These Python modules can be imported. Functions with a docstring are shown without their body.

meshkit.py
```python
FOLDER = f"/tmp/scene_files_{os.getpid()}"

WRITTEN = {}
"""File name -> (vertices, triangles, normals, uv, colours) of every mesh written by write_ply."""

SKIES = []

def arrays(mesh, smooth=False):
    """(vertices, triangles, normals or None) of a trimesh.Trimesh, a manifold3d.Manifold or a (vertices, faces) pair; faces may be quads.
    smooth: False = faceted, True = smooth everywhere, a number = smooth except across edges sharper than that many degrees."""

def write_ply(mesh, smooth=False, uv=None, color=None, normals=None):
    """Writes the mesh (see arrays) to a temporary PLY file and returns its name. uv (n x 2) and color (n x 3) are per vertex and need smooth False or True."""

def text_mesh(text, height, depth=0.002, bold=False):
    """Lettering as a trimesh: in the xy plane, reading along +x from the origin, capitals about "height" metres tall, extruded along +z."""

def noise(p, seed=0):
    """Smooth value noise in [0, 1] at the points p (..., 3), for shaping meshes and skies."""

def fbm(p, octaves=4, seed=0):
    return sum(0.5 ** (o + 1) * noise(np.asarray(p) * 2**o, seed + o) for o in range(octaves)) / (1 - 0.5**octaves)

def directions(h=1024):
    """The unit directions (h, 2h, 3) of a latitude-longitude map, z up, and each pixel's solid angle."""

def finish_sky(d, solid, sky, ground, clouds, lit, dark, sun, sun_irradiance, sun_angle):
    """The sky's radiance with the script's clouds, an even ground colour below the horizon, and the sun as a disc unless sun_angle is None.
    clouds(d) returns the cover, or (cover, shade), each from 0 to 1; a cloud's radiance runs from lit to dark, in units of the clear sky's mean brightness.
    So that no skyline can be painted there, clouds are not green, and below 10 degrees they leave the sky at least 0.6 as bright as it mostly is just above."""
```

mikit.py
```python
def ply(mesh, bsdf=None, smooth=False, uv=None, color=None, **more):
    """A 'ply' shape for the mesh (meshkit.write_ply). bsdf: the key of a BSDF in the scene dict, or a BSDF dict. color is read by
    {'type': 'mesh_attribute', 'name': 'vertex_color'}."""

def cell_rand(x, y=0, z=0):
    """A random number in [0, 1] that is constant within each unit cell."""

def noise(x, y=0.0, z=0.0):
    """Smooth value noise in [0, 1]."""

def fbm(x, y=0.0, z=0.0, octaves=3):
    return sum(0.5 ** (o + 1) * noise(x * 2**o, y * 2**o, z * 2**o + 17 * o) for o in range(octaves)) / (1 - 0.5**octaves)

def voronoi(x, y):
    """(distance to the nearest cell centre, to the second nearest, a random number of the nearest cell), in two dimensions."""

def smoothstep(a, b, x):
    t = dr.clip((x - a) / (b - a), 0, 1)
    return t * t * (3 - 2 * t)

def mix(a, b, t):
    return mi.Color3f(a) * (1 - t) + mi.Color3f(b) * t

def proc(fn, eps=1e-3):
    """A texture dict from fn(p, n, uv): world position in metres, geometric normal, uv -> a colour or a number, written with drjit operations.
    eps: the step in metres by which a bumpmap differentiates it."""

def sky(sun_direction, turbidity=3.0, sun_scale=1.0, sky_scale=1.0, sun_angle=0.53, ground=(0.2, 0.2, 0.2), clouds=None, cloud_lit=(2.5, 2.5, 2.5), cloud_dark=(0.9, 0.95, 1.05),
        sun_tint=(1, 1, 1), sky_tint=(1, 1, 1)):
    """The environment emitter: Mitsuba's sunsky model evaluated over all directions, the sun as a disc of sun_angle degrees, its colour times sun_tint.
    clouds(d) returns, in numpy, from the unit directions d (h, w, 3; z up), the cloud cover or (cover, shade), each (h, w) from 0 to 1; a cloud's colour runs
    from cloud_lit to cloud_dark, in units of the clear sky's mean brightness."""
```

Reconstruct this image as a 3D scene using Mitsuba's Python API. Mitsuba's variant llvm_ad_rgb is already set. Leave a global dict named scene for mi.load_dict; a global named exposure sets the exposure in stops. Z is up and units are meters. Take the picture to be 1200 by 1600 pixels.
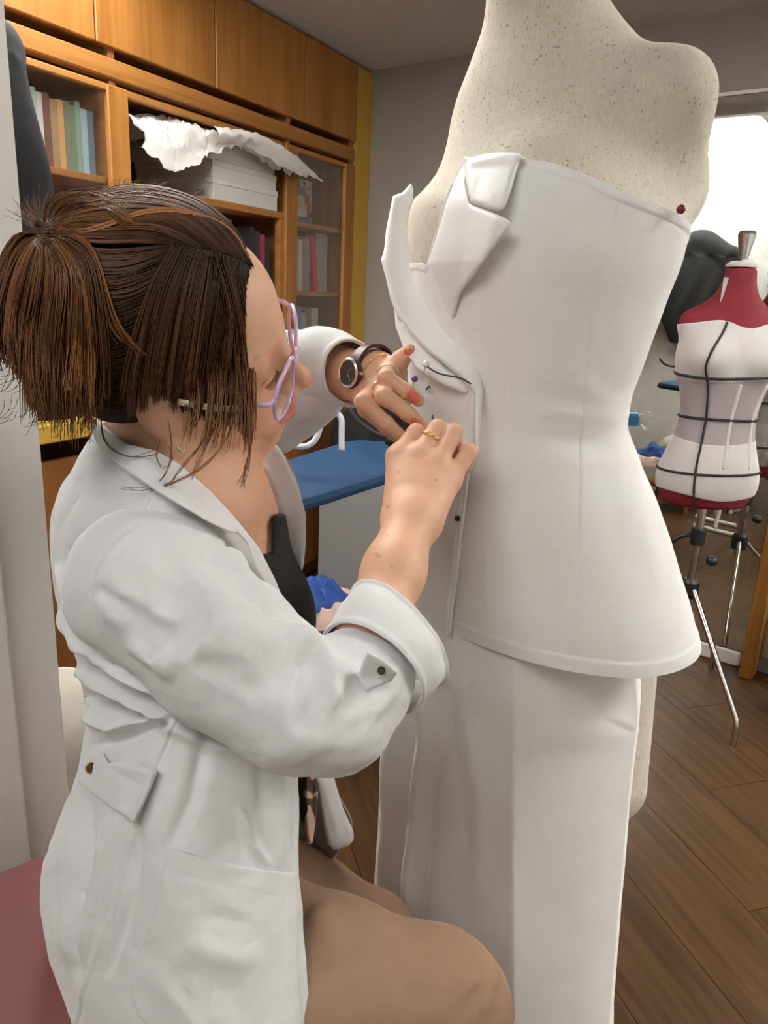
import math, random
import numpy as np, trimesh, mitsuba as mi, drjit as dr
import mikit, meshkit
from mikit import proc, noise as tn, fbm as tfbm, smoothstep as sst, mix, cell_rand
from scipy.interpolate import CubicSpline, PchipInterpolator, RBFInterpolator
from scipy.spatial import cKDTree, Delaunay
import shapely, shapely.geometry as sg

# ---------------------------------------------------------------- camera, light, exposure
FOC, EYE = 1190.0, 1.2                       # focal length in pixels of the 1200x1600 frame, eye height
RC = np.array([[0.798, 0.197, -0.569], [0.601, -0.194, 0.776], [0.042, -0.961, -0.273]])
u_, _, v_ = np.linalg.svd(RC); RC = u_ @ v_  # columns: camera right, down, forward in room axes
CAM = np.array([0, 0, EYE])
exposure = 0.14
T = mi.ScalarTransform4f
scene = {'type': 'scene'}
labels = {}
fwd, dwn = RC[:, 2], RC[:, 1]
scene['camera'] = {'type': 'perspective', 'fov': math.degrees(2 * math.atan(600 / FOC)), 'fov_axis': 'x', 'near_clip': 0.02,
                   'to_world': T().look_at(origin=CAM.tolist(), target=(CAM + fwd).tolist(), up=(-dwn).tolist())}
# the room is lit by LED panels in its ceiling (built further down with their frames): (x0, x1, y0, y1, strength)
PANELS = [(-1.90, -0.95, 0.35, 1.42, 9.5), (-0.75, 0.35, -1.15, -0.25, 5.6), (0.40, 1.15, 1.25, 2.35, 11.5)]
PANEL_RGB = (1.0, 0.985, 0.94)
scene['air_light'] = {'type': 'constant', 'radiance': {'type': 'rgb', 'value': [0.08, 0.08, 0.08]}}

# ---------------------------------------------------------------- helpers
def tow(c):                                   # camera axes -> room
    return CAM + np.asarray(c, float) @ RC.T
def at(px, py, d):                            # a pixel of the frame at optical depth d
    px, py, d = np.broadcast_arrays(np.asarray(px, float), py, d)
    return tow(np.stack([(px - 600) / FOC * d, (py - 800) / FOC * d, d], -1))
def A3(pts):
    p = np.asarray(pts, float); return at(p[:, 0], p[:, 1], p[:, 2])
def proj(w):
    c = (np.asarray(w) - CAM) @ RC
    return 600 + FOC * c[..., 0] / c[..., 2], 800 + FOC * c[..., 1] / c[..., 2], c[..., 2]
def hit(px, py, ax, val):
    r = RC @ np.array([(px - 600) / FOC, (py - 800) / FOC, 1.0]); return CAM + r * (val - CAM[ax]) / r[ax]
def nrm(v): return v / (np.linalg.norm(v, axis=-1, keepdims=True) + 1e-12)

def add(key, mesh, bsdf, smooth=False, label=None, cat=None, group=None, kind=None, **kw):
    n, base = 0, key
    while key in scene:
        n += 1; key = '%s_%03d' % (base, n)
    scene[key] = mikit.ply(mesh, bsdf, smooth, **kw)
    tag(key, label, cat, group, kind)
    return key
def tag(key, label=None, cat=None, group=None, kind=None):
    e = {k: v for k, v in (('label', label), ('category', cat), ('group', group), ('kind', kind)) if v}
    if e: labels[key] = {**labels.get(key, {}), **e}
    return key
cat_ = trimesh.util.concatenate
def box(x0, x1, y0, y1, z0, z1, b=0.0):
    if b <= 0:
        m = trimesh.creation.box((x1 - x0, y1 - y0, z1 - z0)); m.apply_translation([(x0 + x1) / 2, (y0 + y1) / 2, (z0 + z1) / 2]); return m
    pts = []
    for sx in (0, 1):
        for sy in (0, 1):
            for sz in (0, 1):
                c = np.array([x1 if sx else x0, y1 if sy else y0, z1 if sz else z0]); s = np.array([-1 if sx else 1, -1 if sy else 1, -1 if sz else 1]) * b
                for k in range(3):
                    o = s.copy(); o[k] = 0; pts.append(c + o)
    return trimesh.convex.convex_hull(np.array(pts))
def spline(pts, n, closed=False):
    p = np.asarray(pts, float)
    if closed: p = np.vstack([p, p[:1]])
    t = np.r_[0, np.cumsum(np.linalg.norm(np.diff(p[:, :3], axis=0), axis=1) + 1e-9)]; t /= t[-1]
    s = np.linspace(0, 1, n + 1)[:-1] if closed else np.linspace(0, 1, n)
    return CubicSpline(t, p, bc_type='periodic' if closed else 'natural')(s)
def tube(path, r, n=10, caps=True):
    p = np.asarray(path, float); m = len(p); r = np.broadcast_to(r, (m,))
    t = nrm(np.gradient(p, axis=0)); a = np.cross(t[0], [0.3, 0.5, 0.81]); a /= np.linalg.norm(a); fr = []
    for i in range(m):
        a = a - t[i] * (a @ t[i]); a /= np.linalg.norm(a) + 1e-12; fr.append((a, np.cross(t[i], a)))
    ang = np.arange(n) * 2 * np.pi / n
    V = np.concatenate([p[i] + r[i] * (np.cos(ang)[:, None] * fr[i][0] + np.sin(ang)[:, None] * fr[i][1]) for i in range(m)])
    i, j = np.meshgrid(np.arange(m - 1), np.arange(n), indexing='ij'); j2 = (j + 1) % n
    q = np.stack([i * n + j, i * n + j2, (i + 1) * n + j2, (i + 1) * n + j], -1).reshape(-1, 4)
    f = np.vstack([q[:, [0, 1, 2]], q[:, [0, 2, 3]]])
    if caps:
        V = np.vstack([V, p[0], p[-1]]); k = np.arange(n)
        f = np.vstack([f, np.stack([(k + 1) % n, k, k * 0 + m * n], 1), np.stack([(m - 1) * n + k, (m - 1) * n + (k + 1) % n, k * 0 + m * n + 1], 1)])
    return trimesh.Trimesh(V, f, process=False)
def rod(a, b, r, n=12): return tube(np.linspace(a, b, 2), r, n)
def lathe(prof, origin=(0, 0, 0), n=32, axis=None):
    m = trimesh.creation.revolve(np.asarray(prof, float), sections=n)
    if axis is not None: m.apply_transform(trimesh.geometry.align_vectors([0, 0, 1], axis))
    m.apply_translation(origin); return m
def ball(c, r, sub=2):
    m = trimesh.creation.icosphere(subdivisions=sub, radius=1.0); m.apply_scale(r); m.apply_translation(c); return m
def gridmesh(G, closed=False):
    n, m = G.shape[:2]; idx = np.arange(n * m).reshape(n, m)
    if closed: idx = np.hstack([idx, idx[:, :1]])
    q = np.stack([idx[:-1, :-1], idx[:-1, 1:], idx[1:, 1:], idx[1:, :-1]], -1).reshape(-1, 4)
    return trimesh.Trimesh(G.reshape(-1, 3), np.vstack([q[:, [0, 1, 2]], q[:, [0, 2, 3]]]), process=False)
def thicken(mesh, t):
    """The open sheet given a thickness t, on the side against its normals, with its rim closed."""
    n = mesh.vertex_normals; V = mesh.vertices; k = len(V)
    e = mesh.edges; es = np.sort(e, axis=1); _, inv, cnt = np.unique(es, axis=0, return_inverse=True, return_counts=True); rim = e[cnt[inv.ravel()] == 1]
    f = np.vstack([mesh.faces, mesh.faces[:, ::-1] + k, np.stack([rim[:, 1], rim[:, 0], rim[:, 0] + k], 1), np.stack([rim[:, 1], rim[:, 0] + k, rim[:, 1] + k], 1)])
    return trimesh.Trimesh(np.vstack([V, V - n * t]), f, process=False)
def face_to(mesh, p):
    """Turns an open sheet so that its normals mostly look at p."""
    if ((np.asarray(p) - mesh.triangles_center) * mesh.face_normals * mesh.area_faces[:, None]).sum() < 0: mesh.invert()
    return mesh
def pillow(outline, depth, t=0.004, step=5.0, edge=None, noisef=None, lift=None):
    """A padded cloth piece: outline in the frame's pixels, depth(px, py) its own distance, thickness t rounded off over `edge` pixels at the rim."""
    poly = sg.Polygon(outline)
    if not poly.is_valid: poly = poly.buffer(0)
    x0, y0, x1, y1 = poly.bounds; edge = edge or 2.5 * step
    L = poly.exterior.length; nb = max(int(L / step), 12)
    B = np.array([poly.exterior.interpolate(i / nb, normalized=True).coords[0] for i in range(nb)])
    inner = []
    for k in (0.25, 0.6, 1.0):
        r = poly.buffer(-edge * k * 0.8)
        for g in getattr(r, 'geoms', [r]):
            if not g.is_empty: inner += [g.exterior.interpolate(i / max(int(g.exterior.length / step), 3), normalized=True).coords[0] for i in range(max(int(g.exterior.length / step), 3))]
    gx, gy = np.meshgrid(np.arange(x0, x1, step), np.arange(y0, y1, step)); gp = np.c_[gx.ravel(), gy.ravel()]
    core = poly.buffer(-edge * 0.95)
    gp = gp[shapely.contains_xy(core, gp[:, 0], gp[:, 1])]
    pts = np.vstack([B] + ([np.array(inner)] if inner else []) + [gp]); pts = pts + 0
    _, keep = np.unique(np.round(pts, 1), axis=0, return_index=True); pts = pts[np.sort(keep)]
    tri = Delaunay(pts).simplices; c = pts[tri].mean(1); tri = tri[shapely.contains_xy(poly, c[:, 0], c[:, 1])]
    a = pts[tri]; ar = (a[:, 1, 0] - a[:, 0, 0]) * (a[:, 2, 1] - a[:, 0, 1]) - (a[:, 2, 0] - a[:, 0, 0]) * (a[:, 1, 1] - a[:, 0, 1])
    tri = tri[np.abs(ar) > 1e-3]; ar = ar[np.abs(ar) > 1e-3]; tri[ar > 0] = tri[ar > 0][:, ::-1]
    dist = shapely.distance(shapely.points(pts), poly.exterior); q = np.clip(dist / edge, 0, 1); prof = np.sqrt(np.maximum(1 - (1 - q) ** 2, 0))
    d = depth(pts[:, 0], pts[:, 1])
    bump = noisef(pts) if noisef else 0
    front = at(pts[:, 0], pts[:, 1], d - t * prof - bump); back = at(pts[:, 0], pts[:, 1], d + t * 0.35 * prof + t * .2)
    k = len(pts); e = np.vstack([tri[:, [0, 1]], tri[:, [1, 2]], tri[:, [2, 0]]]); es = np.sort(e, 1)
    _, inv, cnt = np.unique(es, axis=0, return_inverse=True, return_counts=True); rim = e[cnt[inv.ravel()] == 1]
    f = np.vstack([tri, tri[:, ::-1] + k, np.stack([rim[:, 1], rim[:, 0], rim[:, 0] + k], 1), np.stack([rim[:, 1], rim[:, 0] + k, rim[:, 1] + k], 1)])
    return trimesh.Trimesh(np.vstack([front, back]), f, process=False)
def depthfield(pts, s=0.0):
    p = np.asarray(pts, float); f = RBFInterpolator(p[:, :2] / 100, p[:, 2], kernel='thin_plate_spline', smoothing=s)
    return lambda x, y: f(np.stack([np.ravel(x), np.ravel(y)], 1) / 100.0).reshape(np.shape(x))

# signed distances; every one takes points (n, 3)
def smin(a, b, k):
    h = np.maximum(k - np.abs(a - b), 0) / k; return np.minimum(a, b) - h * h * k * 0.25
def smax(a, b, k): return -smin(-a, -b, k)
def s_ball(p, c, r): return np.linalg.norm(p - c, axis=1) - r
def s_ell(p, c, r, M=None):
    q = p - c
    if M is not None: q = q @ M
    k0 = np.linalg.norm(q / r, axis=1); k1 = np.linalg.norm(q / (np.asarray(r) ** 2), axis=1); return k0 * (k0 - 1) / (k1 + 1e-9)
def s_cone(p, a, b, ra, rb):
    a, b = np.asarray(a, float), np.asarray(b, float); ab = b - a; l2 = ab @ ab
    h = np.clip((p - a) @ ab / l2, 0, 1); return np.linalg.norm(p - a - h[:, None] * ab, axis=1) - (ra + (rb - ra) * h)
def s_chain(p, pts, rad, k=0.006):
    d = None
    for i in range(len(pts) - 1):
        e = s_cone(p, pts[i], pts[i + 1], rad[i], rad[i + 1]); d = e if d is None else smin(d, e, k)
    return d
def surface(f, lo, hi, h, project=2):
    """The zero surface of f as a mesh (surface nets on the cells near it, then moved onto the surface)."""
    lo, hi = np.asarray(lo, float), np.asarray(hi, float); B = 6
    n = np.ceil((hi - lo) / (h * B)).astype(int) * B + 1; nb = (n - 1) // B
    cx = [lo[k] + (np.arange(nb[k]) + 0.5) * h * B for k in range(3)]
    cc = np.stack(np.meshgrid(*cx, indexing='ij'), -1).reshape(-1, 3); dc = f(cc)
    D = np.repeat(np.repeat(np.repeat(dc.reshape(nb), B, 0), B, 1), B, 2).astype(np.float32)
    D = np.pad(D, ((0, 1),) * 3, mode='edge')
    near = np.argwhere(np.abs(dc.reshape(nb)) < h * B * 1.15 + 0.004)
    o = np.arange(B + 1); og = np.stack(np.meshgrid(o, o, o, indexing='ij'), -1).reshape(-1, 3)
    for s in range(0, len(near), 3000):
        I = (near[s:s + 3000, None, :] * B + og[None]).reshape(-1, 3); D[I[:, 0], I[:, 1], I[:, 2]] = f(lo + I * h)
    neg = D < 0
    cnt = sum(neg[a:n[0] - 1 + a, b:n[1] - 1 + b, c:n[2] - 1 + c].astype(np.int8) for a in (0, 1) for b in (0, 1) for c in (0, 1))
    cell = np.argwhere((cnt > 0) & (cnt < 8)); vid = np.full(n - 1, -1, np.int64); vid[cell[:, 0], cell[:, 1], cell[:, 2]] = np.arange(len(cell))
    acc, num = np.zeros((len(cell), 3)), np.zeros(len(cell))
    for ax in range(3):
        for b in (0, 1):
            for c in (0, 1):
                p0 = np.zeros(3, int); o1, o2 = [k for k in range(3) if k != ax]; p0[o1], p0[o2] = b, c; p1 = p0.copy(); p1[ax] = 1
                i0, i1 = cell + p0, cell + p1; d0, d1 = D[i0[:, 0], i0[:, 1], i0[:, 2]], D[i1[:, 0], i1[:, 1], i1[:, 2]]
                x = (d0 < 0) != (d1 < 0); t = np.where(x, d0 / np.where(x, d0 - d1, 1), 0)
                acc += np.where(x[:, None], p0 + t[:, None] * (p1 - p0), 0); num += x
    V = lo + (cell + acc / num[:, None]) * h; F = []
    for ax in range(3):
        o1, o2 = [k for k in range(3) if k != ax]
        sl0 = [slice(None)] * 3; sl1 = [slice(None)] * 3; sl0[ax] = slice(0, -1); sl1[ax] = slice(1, None)
        for k in (o1, o2): sl0[k] = slice(1, -1); sl1[k] = slice(1, -1)
        a, b = neg[tuple(sl0)], neg[tuple(sl1)]
        e = np.argwhere(a != b); s = a[e[:, 0], e[:, 1], e[:, 2]]; e = e.copy(); e[:, o1] += 1; e[:, o2] += 1
        def g(d1, d2):
            q = e.copy(); q[:, o1] -= d1; q[:, o2] -= d2; return vid[q[:, 0], q[:, 1], q[:, 2]]
        q = np.stack([g(1, 1), g(0, 1), g(0, 0), g(1, 0)], 1)
        flip = s if ax != 1 else ~s
        q[~flip] = q[~flip][:, ::-1]; F.append(q)
    F = np.vstack(F); F = F[(F >= 0).all(1)]
    for _ in range(project):
        d = f(V); e = h * 0.35; G = np.stack([f(V + np.eye(3)[k] * e) - f(V - np.eye(3)[k] * e) for k in range(3)], 1) / (2 * e)
        g2 = np.maximum((G * G).sum(1), 0.15); V = V - G * np.clip(d / g2, -h * 0.7, h * 0.7)[:, None]
    return trimesh.Trimesh(V, np.vstack([F[:, [0, 1, 2]], F[:, [0, 2, 3]]]), process=False)
def march(f, px, py, d0=0.35, d1=1.3, steps=60):
    """Depth at which the camera's view of each pixel first meets f = 0 (nan where it does not)."""
    px, py = np.ravel(px).astype(float), np.ravel(py).astype(float); d = np.full(len(px), d0); L = np.sqrt(((px - 600) / FOC) ** 2 + ((py - 800) / FOC) ** 2 + 1)
    for _ in range(steps):
        s = f(at(px, py, d)); d = np.minimum(d + np.clip(s, -0.02, 0.05) * 0.9 / L, d1 + .1)
    return np.where((np.abs(s) < 0.004) & (d < d1), d, np.nan)

# ---------------------------------------------------------------- materials
def rgb(*c): return {'type': 'rgb', 'value': list(map(float, c))}
def prin(key, color, rough=0.5, two=True, **kw):
    b = {'type': 'principled', 'base_color': color if isinstance(color, dict) else rgb(*color), 'roughness': rough, **kw}
    scene[key] = {'type': 'twosided', 'b': b} if two else b
    return key
def bumped(key, color, rough, height, scale, eps=1e-3, **kw):
    scene[key] = {'type': 'twosided', 'b': {'type': 'bumpmap', 'scale': scale, 't': proc(height, eps), 'b': {'type': 'principled', 'base_color': color if isinstance(color, dict) else rgb(*color), 'roughness': rough, **kw}}}
    return key
VC = {'type': 'mesh_attribute', 'name': 'vertex_color'}
def wood(c0, c1, sx, sy, sz):
    def fn(p, n, uv):
        w = tfbm(p.x * sx, p.y * sy, p.z * sz, 3); s = tfbm(p.x * sx * 4.3, p.y * sy * 4.3, p.z * sz * 4.3, 2)
        return mix(c0, c1, sst(0.25, 0.75, w * 0.7 + s * 0.3))
    return proc(fn)
def cloth(c0, c1, f=260.0):
    def fn(p, n, uv):
        w = tn(p.x * f, p.y * f, p.z * f * 0.35); s = tfbm(p.x * 14, p.y * 14, p.z * 22, 2)
        return mix(c0, c1, w * 0.6 + s * 0.4)
    return proc(fn)
prin('wall_paint', (0.34, 0.31, 0.28), 0.75)
prin('ceiling_paint', (0.46, 0.44, 0.415), 0.85)
prin('white_paint', (0.78, 0.77, 0.735), 0.45)
prin('yellow_paint', (0.50, 0.31, 0.045), 0.5)
prin('black_cloth', (0.012, 0.012, 0.013), 0.85, sheen=0.3)
prin('black_plastic', (0.015, 0.015, 0.016), 0.4)
prin('chrome', (0.62, 0.56, 0.50), 0.22, metallic=1.0)
prin('steel', (0.70, 0.70, 0.70), 0.2, metallic=1.0)
prin('gold', (0.83, 0.60, 0.27), 0.25, metallic=1.0)
prin('silver', (0.80, 0.74, 0.64), 0.25, metallic=1.0)
prin('cabinet_wood', wood((0.26, 0.100, 0.018), (0.365, 0.158, 0.037), 30, 30, 1.2), 0.38)
prin('rail_wood', wood((0.28, 0.113, 0.024), (0.375, 0.165, 0.042), 1.5, 1.5, 40), 0.4)
prin('inner_wood', wood((0.24, 0.105, 0.035), (0.33, 0.15, 0.05), 2, 2, 30), 0.55)
prin('brown_panel', wood((0.20, 0.072, 0.016), (0.30, 0.115, 0.026), 20, 20, 1.2), 0.45)
prin('carton_board', (0.60, 0.585, 0.55), 0.6)
scene['clear_pane'] = {'type': 'thindielectric'}
scene['mirror_silver'] = {'type': 'twosided', 'b': {'type': 'conductor', 'material': 'none', 'specular_reflectance': rgb(0.80, 0.83, 0.80)}}

# ---------------------------------------------------------------- the room
YB, ZC = 2.73, 2.08
XL, XR, YF = -2.75, 1.35, -2.0
add('wall_back', box(XL, XR, YB, YB + .1, 0, ZC), 'wall_paint', kind='structure', label='grey painted wall at the back of the room')
add('wall_left', box(XL - .1, XL, YF, YB, 0, ZC), 'wall_paint', kind='structure', label='grey wall behind the wooden bookcase')
add('wall_right', box(XR, XR + .1, YF, YB, 0, ZC), 'white_paint', kind='structure', label='white wall on the right')
add('wall_front', box(XL, XR, YF - .1, YF, 0, ZC), 'white_paint', kind='structure', label='white wall behind the camera')
add('ceiling', box(XL, XR, YF, YB, ZC, ZC + .1), 'ceiling_paint', kind='structure', label='low grey ceiling')
# wooden floor: a base and single boards
def floor_color(p, n, uv):
    # boards run along the direction e; each has its tone, with grain along it
    a = p.x * 0.80 - p.y * 0.60; b = p.x * 0.60 + p.y * 0.80
    c = dr.floor(b / 0.19); r = cell_rand(c, dr.floor((a + c * 0.37) / 1.2), 3)
    g = tfbm(a * 4.0, b * 70.0, c, 3)
    return mix((0.050, 0.022, 0.008), (0.105, 0.050, 0.018), sst(0.2, 0.8, g) * 0.6 + r * 0.4)
prin('floor_wood', proc(floor_color), 0.40, specular=.3)
add('floor', box(XL, XR, YF, YB, -.06, -.004), 'brown_panel', kind='structure', label='brown wooden plank floor')
e1, e2 = np.array([0.80, -0.60, 0]), np.array([0.60, 0.80, 0])
room_poly = sg.box(XL, YF, XR, YB)
plank_count = 0
for c in range(-12, 16):
    for k in range(-4, 4):
        a0 = k * 1.2 - c * 0.37; b0 = c * 0.19
        q = sg.Polygon([(e1 * a + e2 * b)[:2] for a, b in ((a0 + .0008, b0 + .0008), (a0 + 1.1992, b0 + .0008), (a0 + 1.1992, b0 + .1892), (a0 + .0008, b0 + .1892))]).intersection(room_poly)
        if q.area < 0.01: continue
        m = trimesh.creation.extrude_polygon(q, 0.006, engine='earcut'); m.apply_translation([0, 0, -0.0055])
        add('floor__plank', m, 'floor_wood')
add('trim_1', box(-1.9, -0.42, YB - .022, YB, 0, .055, .006), 'white_paint', kind='structure', label='white baseboard under the tall mirror')
# ceiling light panels
for i, (x0, x1, y0, y1, s) in enumerate(PANELS):
    root = 'ceiling_light' if i == 0 else 'ceiling_light_%03d' % i
    fr = sg.box(x0 - .03, y0 - .03, x1 + .03, y1 + .03).buffer(.02).difference(sg.box(x0, y0, x1, y1).buffer(-.04).buffer(.04))
    m = trimesh.creation.extrude_polygon(fr, 0.03, engine='earcut'); m.apply_translation([0, 0, ZC - .03])
    add(root + '__frame', m, 'white_paint')
    m = trimesh.creation.extrude_polygon(sg.box(x0, y0, x1, y1).buffer(-.04).buffer(.04), 0.008, engine='earcut'); m.apply_translation([0, 0, ZC - .024])
    d = mikit.ply(m, 'white_paint'); d['emitter'] = {'type': 'area', 'radiance': rgb(*(np.array(PANEL_RGB) * s))}
    scene[root + '__diffuser'] = d
    tag(root, ('large rectangular ceiling light panel over the sewing area', 'second rectangular ceiling light panel behind the camera', 'third ceiling light panel on the right of the room')[i], 'ceiling light')

# white wardrobe whose side panel is the pale upright on the left of the picture
PA = at(69, 760, 1.02); PB = hit(17, 1100, 0, PA[0])
wx, wy1, wy0 = PA[0], PA[1], PB[1]
tag('wardrobe', 'white painted wardrobe at the left edge of the picture, side panel towards us', 'wardrobe')
add('wardrobe__side_panel', box(wx - .022, wx, wy0, wy1, .0, 2.06, .002), 'white_paint')
add('wardrobe__carcass', box(wx - .78, wx - .022, wy0 + .004, wy1 - .022, .04, 2.05, .002), 'white_paint')
for i in (0, 1):
    add('wardrobe__door', box(wx - .777 + .378 * i, wx - .402 + .378 * i, wy1 - .02, wy1, .06, 2.04, .003), 'white_paint')
hx = wx - .40
for dx in (-.05, .05):
    hd = tube(spline([(hx + dx, wy1, .98), (hx + dx, wy1 + .03, .985), (hx + dx, wy1 + .03, 1.06), (hx + dx, wy1, 1.065)], 14), .006, 8)
    add('wardrobe__handle', hd, 'black_plastic')
add('trim_2', box(wx - .05, wx + .02, wy0 - .12, wy0 - .002, 0, ZC - .002, .004), 'white_paint', kind='structure', label='white painted door casing at the left edge')

# ---------------------------------------------------------------- the bookcase (u runs along its front from the far end, w out of it, z up)
OC, SC = np.array([-2.165, YB, 0]), 0.16
EU = np.array([SC, -1, 0]) / math.hypot(1, SC); EW = np.array([-EU[1], EU[0], 0])
CM = np.eye(4); CM[:3, 0], CM[:3, 1], CM[:3, 2], CM[:3, 3] = EU, EW, [0, 0, 1], OC
def cb(u0, u1, w0, w1, z0, z1, b=0.002):
    m = box(u0, u1, w0, w1, z0, z1, b); m.apply_transform(CM)
    if np.linalg.det(CM[:3, :3]) < 0: m.invert()
    return m
U0, U1 = 0.128, 2.05
tag('bookcase', 'tall orange-brown wooden bookcase wall with overhead doors and glass cupboards', 'bookcase')
K = 'bookcase__'
add(K + 'back_panel', cb(U0, U1, -.385, -.37, .02, 2.06), 'inner_wood')
for a, b in ((U0, U0 + .022), (.568, .590), (1.380, 1.402), (U1 - .022, U1)):
    add(K + 'side_panel', cb(a, b, -.37, -.004, .0, 2.06), 'inner_wood' if .2 < a < 2 else 'cabinet_wood')
add(K + 'top_box', cb(U0 + .022, U1 - .022, -.37, -.012, 1.80, 2.055), 'inner_wood')
for a, b in ((.130, .495), (.499, .988), (.992, 1.454), (1.458, 1.90), (1.904, 2.045)):
    add(K + 'door', cb(a, b, -.01, .014, 1.79, 2.07, .003), 'cabinet_wood')
add(K + 'rail', cb(U0, U1, -.03, .010, 1.718, 1.766, .004), 'rail_wood')
add(K + 'rail', cb(U0, U1, -.37, -.03, 1.70, 1.716), 'inner_wood')
for a, b in ((.128, .206), (.540, .616), (1.354, 1.428), (1.98, 2.05)):
    add(K + 'stile', cb(a, b, -.004, .014, .06, 1.702, .004), 'cabinet_wood')
for a, b in ((.616, 1.354),):
    add(K + 'rail', cb(a, b, -.015, .006, 1.684, 1.702, .003), 'rail_wood')
    add(K + 'shelf', cb(a - .03, b + .03, -.37, .004, 1.450, 1.472, .002), 'rail_wood')
    add(K + 'shelf', cb(a - .03, b + .03, -.37, .0, 1.150, 1.170, .002), 'rail_wood')
    add(K + 'stile', cb(.616, .640, -.02, .004, 1.17, 1.45, .002), 'rail_wood')
for a, b in ((.206, .540), (1.428, 1.98)):
    for z in (1.446, 1.194, .93) if a < 1 else (1.468, 1.20, .93):
        add(K + 'shelf', cb(a - .06, b + .05, -.37, -.02, z - .008, z + .010, .002), 'rail_wood')
    add(K + 'rail', cb(a, b, -.008, .012, 1.684, 1.702, .003), 'rail_wood')
    gd = cb(a + .001, b - .001, -.003, .001, .95, 1.683, 0)
    if a > 1: gd.apply_transform(trimesh.transformations.rotation_matrix(math.radians(5.0), [0, 0, 1], OC + EU * a))
    add(K + 'glass_door', gd, 'clear_pane')
for a, b in ((.132, .59), (.594, 1.0), (1.004, 1.40), (1.404, 1.87), (1.874, 2.045)):
    add(K + 'lower_door', cb(a, b, -.004, .016, .08, .74, .003), 'brown_panel')
add(K + 'worktop', cb(U0, U1, -.37, .05, .795, .845, .004), 'yellow_paint', label='yellow edged worktop')
add(K + 'plinth', cb(U0 + .01, U1, -.36, -.03, .0, .07), 'inner_wood')
add('trim_3', cb(-.0, .126, -.30, .008, 0, ZC - .01, .003), 'yellow_paint', kind='structure', label='yellow painted upright strip at the end of the bookcase')

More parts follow.
